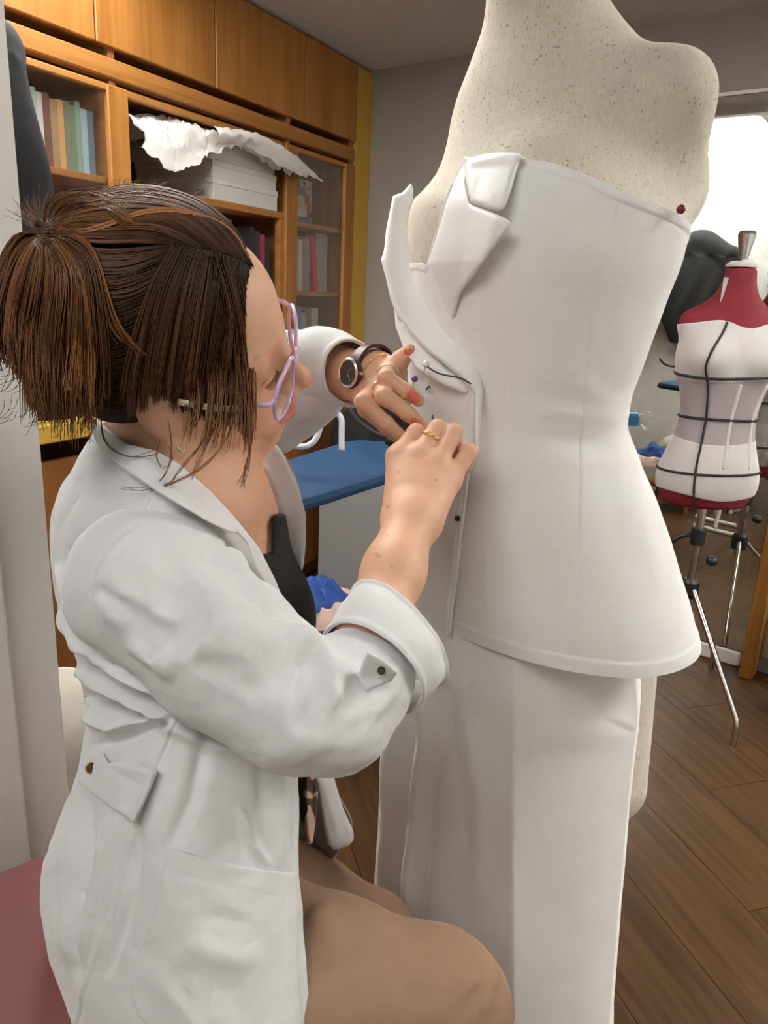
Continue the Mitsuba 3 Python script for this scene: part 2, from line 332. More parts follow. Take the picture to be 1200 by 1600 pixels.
# books behind the left pane, spines out
rng = random.Random(5)
def book(u, z, wd, ht, col, key='book', dp=.20, lean=0.0, label=None, group=None, flat=False, w1=-.05):
    n, root = 0, key
    while root + '__cover' in scene: n += 1; root = '%s_%03d' % (key, n)
    mk = 'paint_%d_%d_%d' % tuple(int(c * 100) for c in col)
    if mk not in scene: prin(mk, col, .45)
    if flat:
        c = cat_([box(0, wd, -dp, 0, 0, .004), box(0, wd, -dp, 0, ht - .004, ht), box(0, wd, -.004, 0, 0, ht)]); p = box(.003, wd - .003, -dp + .005, -.004, .004, ht - .004)
    else:
        c = cat_([box(0, .003, -dp, 0, 0, ht), box(wd - .003, wd, -dp, 0, 0, ht), box(0, wd, -.003, 0, 0, ht)]); p = box(.003, wd - .003, -dp + .005, -.003, .004, ht - .006)
    for m in (c, p):
        if lean: m.apply_transform(trimesh.transformations.rotation_matrix(lean, [0, 1, 0]))
        m.apply_translation([u, w1, z]); m.apply_transform(CM); m.invert()
    add(root + '__cover', c, mk); add(root + '__pages', p, 'carton_board')
    tag(root, label, 'book', group)
cols = [(.42, .16, .10), (.10, .16, .34), (.34, .45, .42), (.55, .55, .48), (.14, .06, .045), (.30, .19, .10), (.50, .28, .10), (.16, .17, .12), (.12, .20, .11), (.20, .28, .22), (.30, .42, .46), (.12, .16, .2)]
names = ['salmon red', 'dark blue', 'pale green', 'cream', 'dark brown', 'mid brown', 'orange', 'dark olive', 'deep green', 'grey green', 'pale blue', 'slate']
where = ['leftmost', 'second from the left', 'third from the left', 'fourth from the left', 'fifth from the left', 'in the middle', 'right of the middle', 'fifth from the right', 'fourth from the right', 'third from the right', 'second from the right', 'at the right end']
u = 1.662
for i in range(12):
    wd = .0165 + .006 * rng.random()
    book(u - wd, 1.4785, wd - .0005, .162 + .018 * rng.random() - .004 * (i > 6), cols[i], label='slim %s book behind the left pane, %s' % (names[i], where[i]), group='books behind the left pane')
    u -= wd
# flat books, a patterned box and upright files behind the right pane
z = 1.4565
for i, (ht, wd, col, nm) in enumerate(((.026, .20, (.10, .13, .22), 'dark blue, at the bottom'), (.030, .185, (.62, .6, .55), 'white, second from the bottom'), (.022, .19, (.55, .47, .27), 'pale yellow, in the middle'), (.026, .18, (.5, .5, .48), 'grey, third from the top'), (.034, .19, (.16, .2, .27), 'slate blue, second from the top'), (.022, .13, (.66, .65, .62), 'white, on top'))):
    book(.535 - wd, z, wd, ht - .001, col, flat=True, label='book lying flat behind the right pane, ' + nm, group='flat books behind the right pane', w1=-.07 - .004 * i)
    z += ht
def spots(p, n, uv):
    q = sst(.60, .66, tn(p.y * 60, p.x * 60, p.z * 60)); return mix((.48, .42, .33), (.13, .10, .10), q)
prin('spotted_paper', proc(spots), .5); prin('red_card', (.50, .06, .04), .5); prin('red_file', (.42, .03, .03), .45)
tag('gift_box', 'spotted beige box with a red square behind the right pane', 'box')
add('gift_box__body', cb(.245, .325, -.30, -.12, 1.4565, 1.630, .003), 'spotted_paper'); add('gift_box__label', cb(.268, .325, -.1195, -.116, 1.490, 1.575, .001), 'red_card', label='red square')
u = .538
for i, (wd, ht, col, nm) in enumerate(((.045, .20, (.15, .20, .27), 'slate blue'), (.032, .185, (.26, .32, .40), 'blue grey'), (.024, .195, (.42, .40, .34), 'beige'), (.022, .19, (.55, .55, .52), 'white'), (.024, .195, (.36, .21, .10), 'brown'), (.03, .205, (.2, .24, .3), 'dusky blue'))):
    book(u - wd, 1.2045, wd - .001, ht, col, label='%s file on the middle shelf behind the right pane' % nm, group='files behind the right pane'); u -= wd
book(u - .052, 1.2098, .03, .215, (.42, .03, .03), key='folder', lean=.16, label='bright red folder leaning behind the right pane', w1=-.04)
tag('folder', cat='folder')
book(.215, 1.2045, .085, .225, (.33, .33, .30), key='folder', dp=.18, label='wide grey folder beside the red folder', w1=-.06); tag('folder_001', cat='folder')
u = .538
for i, (wd, ht, col, nm) in enumerate(((.05, .20, (.10, .12, .14), 'black'), (.03, .19, (.16, .3, .38), 'teal blue'), (.045, .20, (.14, .22, .36), 'blue'), (.03, .18, (.36, .35, .33), 'grey'), (.04, .19, (.2, .16, .12), 'brown'), (.05, .2, (.4, .38, .33), 'pale grey'))):
    book(u - wd, .9405, wd - .001, ht, col, label='%s file on the lower shelf behind the right pane, seen through the glasses' % nm, group='files on the lower glass shelf'); u -= wd
# open shelf below the cartons: ring binder, dark books
prin('dark_card', (.02, .02, .022), .5); prin('grey_card', (.26, .25, .24), .6)
tag('document_box', 'grey cardboard document box on the shelf below the white cartons', 'box'); add('document_box__body', cb(.78, 1.02, -.30, -.10, 1.1705, 1.435, .003), 'grey_card'); add('document_box__label', cb(.80, .93, -.0995, -.098, 1.28, 1.40, 0), 'carton_board')
for i, (u_0, col, nm) in enumerate(((.745, (.02, .02, .025), 'black'), (.715, (.03, .03, .04), 'charcoal'), (.685, (.26, .03, .08), 'dark red'), (.655, (.025, .03, .03), 'dark grey'))):
    book(u_0 - .0, 1.1705, .027, .24 - .01 * i, col, label='%s book beside the grey document box on the open shelf' % nm, group='dark books on the open shelf', w1=-.03)
# three white cartons
for i, (u0, u1, z0, z1) in enumerate(((.650, .995, 1.4725, 1.538), (.652, .992, 1.5385, 1.590), (.66, 1.015, 1.5905, 1.652))):
    k = 'carton' if i == 0 else 'carton_%03d' % i
    tag(k, ('thick white carton at the bottom of the stack on the shelf', 'white carton in the middle of the stack on the shelf', 'white carton on top of the stack under the crumpled wrapping')[i], 'box', 'white cartons on the shelf')
    add(k + '__body', cb(u0, u1, -.335, -.005 + .004 * (i == 0), z0, z1, .0015), 'carton_board'); add(k + '__lid', cb(u0 - .002, u1 + .002, -.337, -.003 + .004 * (i == 0), z1 - .018, z1 + .0002, .0015), 'carton_board')
add('carton__print', cb(.9972, .9978, -.07, -.035, 1.487, 1.503, 0), 'grey_card', label='small grey printed panel')
add('carton__print', cb(.9972, .9978, -.16, -.12, 1.485, 1.496, 0), 'grey_card')
# crumpled white wrapping on the cartons
def crumple(pts, n, m, amp, f, seed):
    """A bicubic sheet through a small net of points, with sharp random creases."""
    g = np.asarray(pts, float); a = CubicSpline(np.linspace(0, 1, g.shape[0]), g, axis=0)(np.linspace(0, 1, n)); a = CubicSpline(np.linspace(0, 1, g.shape[1]), a, axis=1)(np.linspace(0, 1, m))
    d = np.abs(meshkit.fbm(a * f, 3, seed) - .5) * 2 - .3; e = np.abs(meshkit.fbm(a * f * .6 + 7, 2, seed + 5) - .5) * 2 - .3
    a[..., 2] += d * amp; a[..., 1] += e * amp; return a
def CBp(u, w, z): return OC + EU * u + EW * w + np.array([0, 0, z])
prin('tissue', (.66, .64, .60), .6)
tag('wrapping', 'crumpled white wrapping sheet heaped on the cartons on the shelf', 'wrapping')
net = [[CBp(u, w, z) for w, z in row] for u, row in (
    (1.32, ((-.25, 1.60), (-.12, 1.665), (-.02, 1.65), (.025, 1.61), (.035, 1.575))),
    (1.20, ((-.26, 1.62), (-.13, 1.675), (-.02, 1.67), (.03, 1.61), (.04, 1.53))),
    (1.10, ((-.26, 1.64), (-.13, 1.685), (-.0, 1.675), (.035, 1.625), (.045, 1.575))),
    (.95, ((-.26, 1.675), (-.13, 1.685), (.0, 1.675), (.03, 1.655), (.035, 1.635))),
    (.82, ((-.26, 1.675), (-.13, 1.685), (.0, 1.68), (.025, 1.665), (.03, 1.64))),
    (.70, ((-.26, 1.67), (-.13, 1.68), (.0, 1.68), (.03, 1.655), (.04, 1.605))),
    (.58, ((-.25, 1.66), (-.13, 1.67), (.0, 1.67), (.035, 1.65), (.055, 1.625))))]
G = crumple(net, 150, 80, .045, 26, 3)
sheet = gridmesh(G); add('wrapping__sheet', thicken(face_to(sheet, CAM), .0008), 'tissue', 40)
net = [[CBp(u, w, z) for w, z in row] for u, row in ((1.05, ((.055, 1.665), (.075, 1.65), (.06, 1.62))), (.85, ((.06, 1.69), (.085, 1.665), (.07, 1.63))), (.68, ((.05, 1.675), (.08, 1.65), (.075, 1.60))), (.55, ((.045, 1.64), (.07, 1.625), (.07, 1.60))), (.44, ((.05, 1.612), (.06, 1.605), (.066, 1.598))))]
add('wrapping__fold', thicken(face_to(gridmesh(crumple(net, 60, 24, .022, 20, 8)), CAM), .0008), 'tissue', 40)

# ---------------------------------------------------------------- ironing corner between the bookcase and the dress form
prin('board_blue', (.005, .036, .092), .8, sheen=.2)
def poly_prism(px, z, th, r=.012):
    """A cushion with the given outline at height z: corners from pixels carried down to that height."""
    P = []
    for a in px:
        rr = RC @ np.array([(a[0] - 600) / FOC, (a[1] - 800) / FOC, 1.0]); P.append((CAM + rr * (z - CAM[2]) / rr[2])[:2])
    pg = sg.Polygon(P).buffer(.02).buffer(-.02); pg = pg.buffer(-r)
    rings = [(0, 0), (r * .7, -th * .15), (r, -th * .5), (r * .7, -th * .85), (0, -th)]
    n = 120; G = []
    for off, dz in rings:
        q = pg.buffer(off); e = q.exterior; s0 = e.project(sg.Point(pg.exterior.coords[0]))
        G.append([[*e.interpolate((s0 + e.length * i / n) % e.length).coords[0], z + dz] for i in range(n)])
    G = np.array(G); m = gridmesh(G, True); c = G[0].mean(0); V = np.vstack([m.vertices, c, G[-1].mean(0)]); k = len(m.vertices); i = np.arange(n)
    f = np.vstack([m.faces, np.stack([i, (i + 1) % n, i * 0 + k], 1), np.stack([(i + 1) % n + 4 * n, i + 4 * n, i * 0 + k + 1], 1)])
    mm = trimesh.Trimesh(V, f, process=False); mm.fix_normals(); return mm
ZB = .842
tag('ironing_board', 'blue padded ironing board behind the seated person', 'ironing board')
add('ironing_board__pad', poly_prism([(380, 745), (430, 722), (535, 689), (560, 686), (640, 692), (700, 700), (715, 712), (680, 724), (607, 738), (520, 765), (463, 781), (400, 800), (340, 800)], ZB, .03), 'board_blue', 35)
bc = at(395, 760, 1.34); bc[2] = 0
for sgn in (-1, 1):
    a = bc + EU * (-.10 * sgn) + EW * .04 * sgn; b = bc + EU * (.10 * sgn) + EW * .04 * sgn
    add('ironing_board__leg', cat_([rod(a + [0, 0, .03], b + [0, 0, ZB - .04], .011), rod(a + EW * .12 + [0, 0, .012], a - EW * .12 + [0, 0, .012], .012)]), 'white_paint')
add('ironing_board__shelf', poly_prism([(400, 975), (470, 962), (600, 955), (640, 985), (560, 1000), (470, 992), (400, 1000)], .40, .016, .008), 'board_blue', 35)
prin('pale_tube', (.52, .55, .60), .35)
L = A3([(452, 684, 1.52), (458, 694, 1.51), (474, 698, 1.50), (490, 690, 1.50), (500, 668, 1.50), (508, 652, 1.50), (521, 644, 1.50), (531, 650, 1.50), (534, 668, 1.50), (534, 705, 1.50)])
L2 = np.vstack([A3([(440, 640, 1.53), (447, 672, 1.52)]), L])
add('ironing_board__iron_rest', tube(spline(L2, 60), .0062, 10), 'pale_tube', True, label='pale bent tube iron rest')
# the black bag and other dark things behind the board
def blob(c, r, seed, amp=.012, f=14, sub=4):
    m = trimesh.creation.icosphere(subdivisions=sub); v = m.vertices; e = np.sign(v) * np.abs(v) ** .7; v = e * np.asarray(r)
    v = v + nrm(v) * ((meshkit.fbm(v * f + seed, 3, seed) - .5) * 2 * amp)[:, None]; m = trimesh.Trimesh(v @ np.stack([EU, EW, [0, 0, 1]]) + c, m.faces, process=False); m.fix_normals(); return m
c = at(480, 700, 1.95)
tag('black_bag', 'black bag on the pale grey cabinet behind the ironing board', 'bag')
add('black_bag__body', blob(CBp(.34, .25, .50 + .142), (.21, .12, .13), 3, .008), 'black_cloth', True)
add('black_bag__strap', tube(spline([CBp(.44, .33, .72), CBp(.38, .36, .76), CBp(.30, .36, .75), CBp(.25, .34, .70)], 20), .006, 8), 'black_plastic', True)
add('power_cord', tube(spline(A3([(530, 618, 1.9), (542, 632, 1.9), (552, 648, 1.85), (573, 668, 1.75), (600, 682, 1.68), (625, 686, 1.64), (650, 690, 1.62), (700, 690, 1.6)]), 60), .0055, 8), 'black_plastic', True, label='black power cord hanging down to the blue ironing board', cat='cord')
add('cord_grip', tube(spline(A3([(602, 691, 1.50), (625, 687, 1.49), (660, 690, 1.47)]), 12), np.r_[.004, np.full(10, .011), .006], 8), 'black_plastic', True, label='black grip lying on the far end of the blue ironing board', cat='iron handle')
# pale grey steam unit standing under the board
prin('pale_grey', (.33, .335, .345), .5)
tag('steam_unit', 'pale grey cabinet standing under the blue ironing board', 'appliance')
a = at(500, 900, 1.62); 
def sb(x0, x1, y0, y1, z0, z1, b):   # axes of the back wall
    return box(x0, x1, y0, y1, z0, z1, b)
add('steam_unit__case', cb(.10, .50, .10, .42, .03, .50, .008), 'pale_grey')
add('steam_unit__panel', cb(.115, .485, .418, .424, .07, .47, .003), 'pale_grey')
for uu in (.14, .46):
    for ww in (.14, .38): add('steam_unit__foot', cb(uu - .015, uu + .015, ww - .015, ww + .015, .0, .032, .004), 'black_plastic')
# cloths folded on the lower shelf
prin('royal_blue', (.010, .055, .26), .6); prin('nude_cloth', (.60, .43, .35), .7)
def cloth_heap(px, z, h, seed, amp, name):
    P = []
    for a in px:
        rr = RC @ np.array([(a[0] - 600) / FOC, (a[1] - 800) / FOC, 1.0]); P.append((CAM + rr * (z - CAM[2]) / rr[2])[:2])
    pg = sg.Polygon(P); x0, y0, x1, y1 = pg.bounds; g = np.stack(np.meshgrid(np.linspace(x0, x1, 70), np.linspace(y0, y1, 70), indexing='ij'), -1); d = shapely.distance(shapely.points(g.reshape(-1, 2)), pg.exterior).reshape(70, 70) * np.where(shapely.contains_xy(pg, g[..., 0].ravel(), g[..., 1].ravel()).reshape(70, 70), 1, -1)
    hh = h * np.clip(d / .04, 0, 1) ** .5 + amp * np.clip(d / .03, 0, 1) * (np.abs(meshkit.fbm(np.concatenate([g * 16, g[..., :1] * 0], -1), 3, seed) - .5) * 2)
    V = np.concatenate([g, (z + hh)[..., None]], -1); m = gridmesh(V); inside = (d.reshape(-1)[m.faces] > -.004).all(1); m = trimesh.Trimesh(m.vertices, m.faces[inside]); face_to(m, CAM + [0, 0, 3]); return thicken(m, .002)
add('folded_cloth', cloth_heap([(440, 940), (475, 925), (540, 935), (600, 950), (560, 985), (480, 985), (440, 975)], .4, .035, 2, .03, 'c'), 'nude_cloth', 50, label='nude beige cloth heaped on the lower blue shelf', cat='cloth', group=None)
add('folded_cloth', cloth_heap([(430, 935), (465, 915), (520, 925), (548, 938), (500, 955), (470, 965), (430, 955)], .44, .03, 5, .05, 'c'), 'royal_blue', 50, label='royal blue cloth lying on the beige cloth on the lower shelf', cat='cloth')
# things glimpsed between the wardrobe and the person's back
tag('stacked_tins', 'black tin with a white ring on the worktop behind the person', 'tin')
tc = CBp(1.60, -.05, .8455)
add('stacked_tins__body', lathe([(0, 0), (.05, 0), (.052, .004), (.052, .10), (.045, .105), (0, .105)], tc), 'black_plastic', 35)
add('stacked_tins__ring', lathe([(.0522, .03), (.056, .035), (.056, .055), (.0522, .06)], tc), 'white_paint', 35)
sc_ = at(80, 1165, 1.50)
prin('fleece', (.50, .47, .41), .95, sheen=.4)
add('seat_cushion', blob(sc_ + [0, 0, .005], (.12, .11, .14), 9, .014, 9), 'fleece', True, label='cream fleecy cushion between the wardrobe and the white coat', cat='cushion')
tag('low_stool', 'low stool under the cream fleecy cushion', 'stool')
zt = sc_[2] - .14
add('low_stool__seat', lathe([(0, 0), (.13, 0), (.14, .01), (.14, .03), (0, .035)], sc_ * [1, 1, 0] + [0, 0, zt - .035]), 'brown_panel', 35)
for i in range(4):
    a = i * math.pi / 2 + .4; o = np.array([math.cos(a), math.sin(a), 0]) * .10
    add('low_stool__leg', rod(sc_ * [1, 1, 0] + o * 1.2, sc_ * [1, 1, 0] + o + [0, 0, zt - .03], .012), 'brown_panel')

# black jacket hanging on the wardrobe's door
jx, jy, jz = wx - .40, wy1 + .09, 1.60
def jk(p):
    q = p - np.array([jx, jy, jz])
    d = s_ell(q, np.array([0, 0, -.30]), np.array([.19, .05, .34]))
    for s in (-1, 1):
        d = smin(d, s_cone(q, (.03 * s, 0, -.02), (.17 * s, 0, -.09), .035, .045), .05); d = smin(d, s_chain(q, np.array([(.18 * s, 0, -.10), (.235 * s, .005, -.35), (.25 * s, .01, -.60)]), [.048, .045, .04], .03), .02)
    return d + .006 * np.sin(q[:, 0] * 55 + 3 * np.sin(q[:, 2] * 9)) * (q[:, 2] < -.1)
tag('black_jacket', 'black jacket hanging on the wardrobe at the left edge, behind the upright', 'jacket')
jm = surface(lambda p: smax(jk(p), -(p[:, 2] - (jz - .60)), .01), (jx - .36, jy - .12, jz - .72), (jx + .36, jy + .12, jz + .06), .011)
add('black_jacket__shell', jm, 'black_cloth', True)
add('black_jacket__hanger', tube(spline([(jx, jy, jz - .0), (jx, jy, jz + .03), (jx + .02, jy - .02, jz + .055), (jx, jy - .05, jz + .05), (jx, jy - .088, jz + .03)], 24), .003, 8), 'steel', True)

# ---------------------------------------------------------------- the tall mirror
tag('mirror', 'tall frameless wall mirror behind the dark red dress form', 'mirror')
ml, mt = -1.0, hit(1160, 141, 1, YB - .02)[2]
mr = hit(1163, 1030, 1, YB - .02)[0]
add('mirror__glass', box(ml, mr, YB - .016, YB - .012, .060, mt - .012, 0), 'mirror_silver')
add('mirror__backing', box(ml, mr, YB - .011, YB - .002, .058, mt - .012, 0), 'black_plastic')
add('mirror__edge', box(ml, mr + .9, YB - .020, YB - .002, mt - .011, mt, .001), 'white_paint', label='white top edge')
add('mirror__side_frame', box(mr + .002, mr + .045, YB - .10, YB - .001, .0, mt - .012, .004), 'cabinet_wood', label='orange-brown wooden side frame')
tag('mirror_001', 'second tall mirror panel to the right, beyond the wooden frame', 'mirror')
add('mirror_001__glass', box(mr + .047, mr + .85, YB - .016, YB - .012, .060, mt - .012, 0), 'mirror_silver')
add('mirror_001__backing', box(mr + .047, mr + .85, YB - .011, YB - .002, .058, mt - .012, 0), 'black_plastic')
# what the mirror shows of the room behind the camera
tag('shelf_unit', 'white shelf unit with a scalloped crest, seen in the mirror', 'shelf unit')
sx, sy = -2.05, -1.55
xs = np.linspace(0, .9, 61); crest = .055 * np.abs(np.sin(xs / .9 * 3 * math.pi)) ** .8 + .02 * np.cos(xs / .9 * 2 * math.pi)
m = trimesh.creation.extrude_polygon(sg.Polygon([(0, -.10)] + list(zip(xs, crest + .02)) + [(.9, -.10)]), .02, engine='earcut')
m.apply_transform(trimesh.transformations.rotation_matrix(math.pi / 2, [1, 0, 0])); m.apply_translation([sx, sy + .38, 1.78]); add('shelf_unit__crest', m, 'white_paint')
for x in (sx, sx + .88): add('shelf_unit__side', box(x, x + .02, sy, sy + .36, 0, 1.70, .002), 'white_paint')
for zz in (.05, .5, .9, 1.3, 1.68): add('shelf_unit__shelf', box(sx + .02, sx + .88, sy, sy + .355, zz, zz + .02, .001), 'white_paint')
add('shelf_unit__back', box(sx, sx + .9, sy - .012, sy - .001, .02, 1.70, 0), 'white_paint')
add('storage_box', box(sx + .15, sx + .5, sy + .05, sy + .3, 1.3205, 1.5, .004), 'dark_card', label='dark box on the white shelf unit seen in the mirror', cat='box')
tag('pendant_lamp', 'grey metal pendant lamp, seen in the mirror', 'lamp')
pl = np.array([-.62, 1.30, 1.86])
add('pendant_lamp__shade', lathe([(.018, .09), (.03, .085), (.075, .03), (.115, .0), (.118, -.004), (.112, -.004), (.07, .026), (.02, .075)], pl, 40), 'steel', 30)
add('pendant_lamp__bulb', ball(pl + [0, 0, .035], np.array([.03, .03, .035]), 3), 'calico', True)
add('pendant_lamp__cord', rod(pl + [0, 0, .085], pl + [0, 0, ZC - pl[2]], .003, 8), 'black_plastic')

# ---------------------------------------------------------------- dark red dress form in front of the mirror
RB = np.array([-.335, 2.335, 0]); 
prin('red_jersey', (.215, .016, .026), .8, sheen=.4); prin('calico', (.60, .57, .56), .9); prin('sheer_panel', (.36, .31, .33), .9); prin('black_tape', (.02, .02, .025), .7)
prin('print_paper', (.5, .5, .52), .6)
RS = .925
def red_base():
    # pixels: neck top centre, waist, hips; one optical depth for the axis
    return at(1159, 418, 2.13)
rtop = red_base(); raxis = rtop.copy()
fcam = nrm((CAM - raxis) * [1, 1, 0]); rl = np.cross(fcam, [0, 0, 1])      # towards the camera, and to the right as the camera sees it
turn = -.30; rf = fcam * math.cos(turn) + rl * math.sin(turn); rr_ = np.cross([0, 0, 1], rf)
RM = np.stack([rr_, rf, [0, 0, 1.0]], 1)                                    # columns: its right as seen, front, up
def red_sdf(p):
    q = (p - rtop) @ RM / RS; q0 = np.abs(q[:, 0]); q = np.stack([q0, q[:, 1], q[:, 2]], 1)
    d = s_cone(q, (0, 0, .0), (0, .0, -.10), .044, .052)
    d = smin(d, s_cone(q, (.02, -.01, -.125), (.115, -.015, -.165), .045, .040), .06)
    d = smin(d, s_ell(q, np.array([0, 0, -.27]), np.array([.150, .098, .15])), .05)
    d = smin(d, s_ball(q, np.array([.07, .06, -.265]), .062), .04)
    d = smin(d, s_ell(q, np.array([0, .0, -.47]), np.array([.112, .082, .17])), .08)
    d = smin(d, s_ell(q, np.array([0, -.01, -.66]), np.array([.155, .105, .135])), .10)
    return RS * smax(d, np.maximum(q[:, 2], -(q[:, 2] + .745)), .012)
lo, hi = rtop - [.26, .26, .80], rtop + [.26, .26, .05]
rb = surface(red_sdf, lo, hi, .011)
tag('dress_form', 'dark red tailor dress form on a tripod, wrapped in white calico with black tapes', 'dress form')
add('dress_form__body', rb, 'red_jersey', True)
def red_ring(z, off, thz, n=72, a0=0, a1=2 * math.pi):
    """A ring around the form at height z (a number or per angle), its cross-section off thick."""
    an = np.linspace(a0, a1, n); zz = z(an) if callable(z) else np.full(n, z)
    D = np.stack([np.cos(an), np.sin(an), an * 0], 1); t = np.full(n, .02)
    for _ in range(40): t = t + red_sdf(rtop + RS * (D * t[:, None] + np.stack([an * 0, an * 0, zz], 1)) @ RM.T) * -.9
    return an, t, zz
def red_skin(z0, z1, off, nz=26, n=96):
    rows = []
    for v in np.linspace(0, 1, nz):
        an, t, zz = red_ring(lambda a: (z0(a) if callable(z0) else z0) * (1 - v) + (z1(a) if callable(z1) else z1) * v, off, 0, n)
        t = t + off; rows.append(rtop + RS * np.stack([np.cos(an) * t, np.sin(an) * t, zz], 1) @ RM.T)
    m = gridmesh(np.array(rows)); c = m.triangles_center - (rtop + [0, 0, -.4]); 
    if (c * [1, 1, 0] * m.face_normals).sum() < 0: m.invert()
    return thicken(m, .002)
wav = lambda z, a, k, ph: (lambda t: z + a * np.sin(k * t + ph))
add('dress_form__calico_top', red_skin(wav(-.165, .010, 3, 1), wav(-.335, .006, 2, 0), .005), 'calico', True, label='white calico bust wrap')
add('dress_form__calico_waist', red_skin(wav(-.325, .006, 2, 0), wav(-.53, .006, 2, 1), .0035), 'sheer_panel', True, label='grey sheer waist panel')
add('dress_form__calico_hip', red_skin(wav(-.525, .006, 2, 1), wav(-.70, .008, 2, 2), .0055), 'calico', True, label='white calico hip wrap')
for z0 in (wav(-.315, .012, 1, 2.4), wav(-.455, .004, 1, 0), wav(-.625, .006, 1, 1)):
    an, t, zz = red_ring(z0, 0, 0, 90); add('dress_form__tape', tube(rtop + RS * np.stack([np.cos(an) * (t + .007), np.sin(an) * (t + .007), zz], 1) @ RM.T, .0036, 6, False), 'black_tape', True, label='black style tape')
zs = np.linspace(-.16, -.74, 40); an = np.interp(zs, [-.74, -.60, -.45, -.3, -.16], [2.15, 2.2, 2.2, 2.25, 2.05])
t = np.full(40, .02); D = np.stack([np.cos(an), np.sin(an), an * 0], 1)
for _ in range(40): t = t - .9 * red_sdf(rtop + RS * (D * t[:, None] + np.stack([an * 0, an * 0, zs], 1)) @ RM.T)
add('dress_form__tape', tube(rtop + RS * np.stack([np.cos(an) * (t + .007), np.sin(an) * (t + .007), zs], 1) @ RM.T, .0034, 6), 'black_tape', True, label='black style tape')
for a_ in (1.35, .55):
    an = np.full(40, a_) + np.linspace(0, .12, 40); zs2 = np.linspace(-.34, -.60, 40); t = np.full(40, .02); D = np.stack([np.cos(an), np.sin(an), an * 0], 1)
    for _ in range(40): t = t - .9 * red_sdf(rtop + RS * (D * t[:, None] + np.stack([an * 0, an * 0, zs2], 1)) @ RM.T)
    add('dress_form__boning', tube(rtop + RS * np.stack([np.cos(an) * (t + .003), np.sin(an) * (t + .003), zs2], 1) @ RM.T, .006, 6), 'calico', True, label='white boning channel')
add('dress_form__neck_cap', lathe([(0, .012), (.030, .010), (.043, .0), (.043, -.006), (0, -.006)], rtop + [0, 0, .0065], 32), 'calico', 35, label='pale domed neck cap')
add('dress_form__knob', lathe([(0, .0), (.012, .0), (.014, .01), (.021, .05), (.024, .066), (.020, .074), (0, .076)], rtop + [0, 0, .022], 24), 'steel', 35, label='grey tapered knob')
pg = rtop + RS * np.array([-.046, .028, -.085]) @ RM.T
m = box(-.014, .014, -.0012, .0012, -.05, .05, 0); m.apply_transform(np.block([[RM, (pg)[:, None]], [np.zeros((1, 3)), 1]])); m.apply_transform(trimesh.transformations.rotation_matrix(.7, [0, 0, 1], pg)); add('dress_form__label', m, 'print_paper', label='printed paper strip on the neck')
ac = rtop + RS * np.array([.150, .035, -.175]) @ RM.T
add('dress_form__arm_plate', lathe([(0, .014), (.026, .012), (.036, .006), (.038, 0), (.038, -.02), (0, -.02)], ac, 32, nrm(RM @ np.array([.95, .3, .1]))), 'steel', 35, label='round metal arm plate')
# its stand
rbot = rtop + [0, 0, -.695]; gx, gy = rbot[0], rbot[1]
hub = np.array([gx, gy, .36])
add('dress_form__pole', rod([gx, gy, .30], [gx, gy, rtop[2] - .67], .013, 16), 'chrome', True)
add('dress_form__collar', lathe([(.0, -.02), (.020, -.02), (.022, -.015), (.022, .03), (.018, .035), (0, .035)], [gx, gy, rbot[2] - .10], 20), 'black_plastic', 30)
add('dress_form__lever', tube(spline([(gx, gy, rbot[2] - .09), rl * .045 + [gx, gy, rbot[2] - .10], rl * .075 + [gx, gy, rbot[2] - .125]], 12), np.linspace(.005, .010, 12), 8), 'black_plastic', True)
add('dress_form__knob', ball(np.array([gx, gy, rbot[2] - .165]) - rl * .05, np.array([.018, .018, .016]), 2), 'black_plastic', True, label='black clamp knob')
add('dress_form__hub', lathe([(0, -.03), (.026, -.03), (.028, -.02), (.028, .02), (.02, .03), (0, .03)], hub, 20), 'black_plastic', 30)
foot0 = hit(1145, 1165, 2, 0.0); d0 = nrm((foot0 - hub) * [1, 1, 0]); Lf = np.linalg.norm((foot0 - hub)[:2]); a0 = math.atan2(d0[1], d0[0])
for k in range(3):
    a = a0 + k * 2 * math.pi / 3; Lk = Lf if k == 0 else .25; o = np.array([math.cos(a), math.sin(a), 0])
    p = [hub + o * .02, hub + o * (Lk - .005) + [0, 0, -.28], hub + o * Lk + [0, 0, -.305], hub * [1, 1, 0] + o * Lk + [0, 0, .002]]
    add('dress_form__leg', tube(np.vstack([np.linspace(p[0], p[1], 6), p[2:]]), .0085, 12), 'chrome', 40)

# waste bin at the right edge
prin('grey_plastic', (.26, .27, .28), .5)
bb = hit(1212, 1105, 2, 0.0)
tag('bin', 'grey plastic bin at the right edge of the picture', 'bin')
add('bin__body', lathe([(0, .0), (.125, .0), (.132, .008), (.150, .40), (.156, .41), (.150, .412), (.145, .40), (.126, .012), (0, .01)], bb + np.array([.13, -.02, 0]), 40), 'grey_plastic', 35)
add('bin__liner', lathe([(.157, .36), (.160, .41), (.153, .425), (.146, .40), (.140, .30)], bb + np.array([.13, -.02, 0]), 40), 'calico', 35, label='white liner')
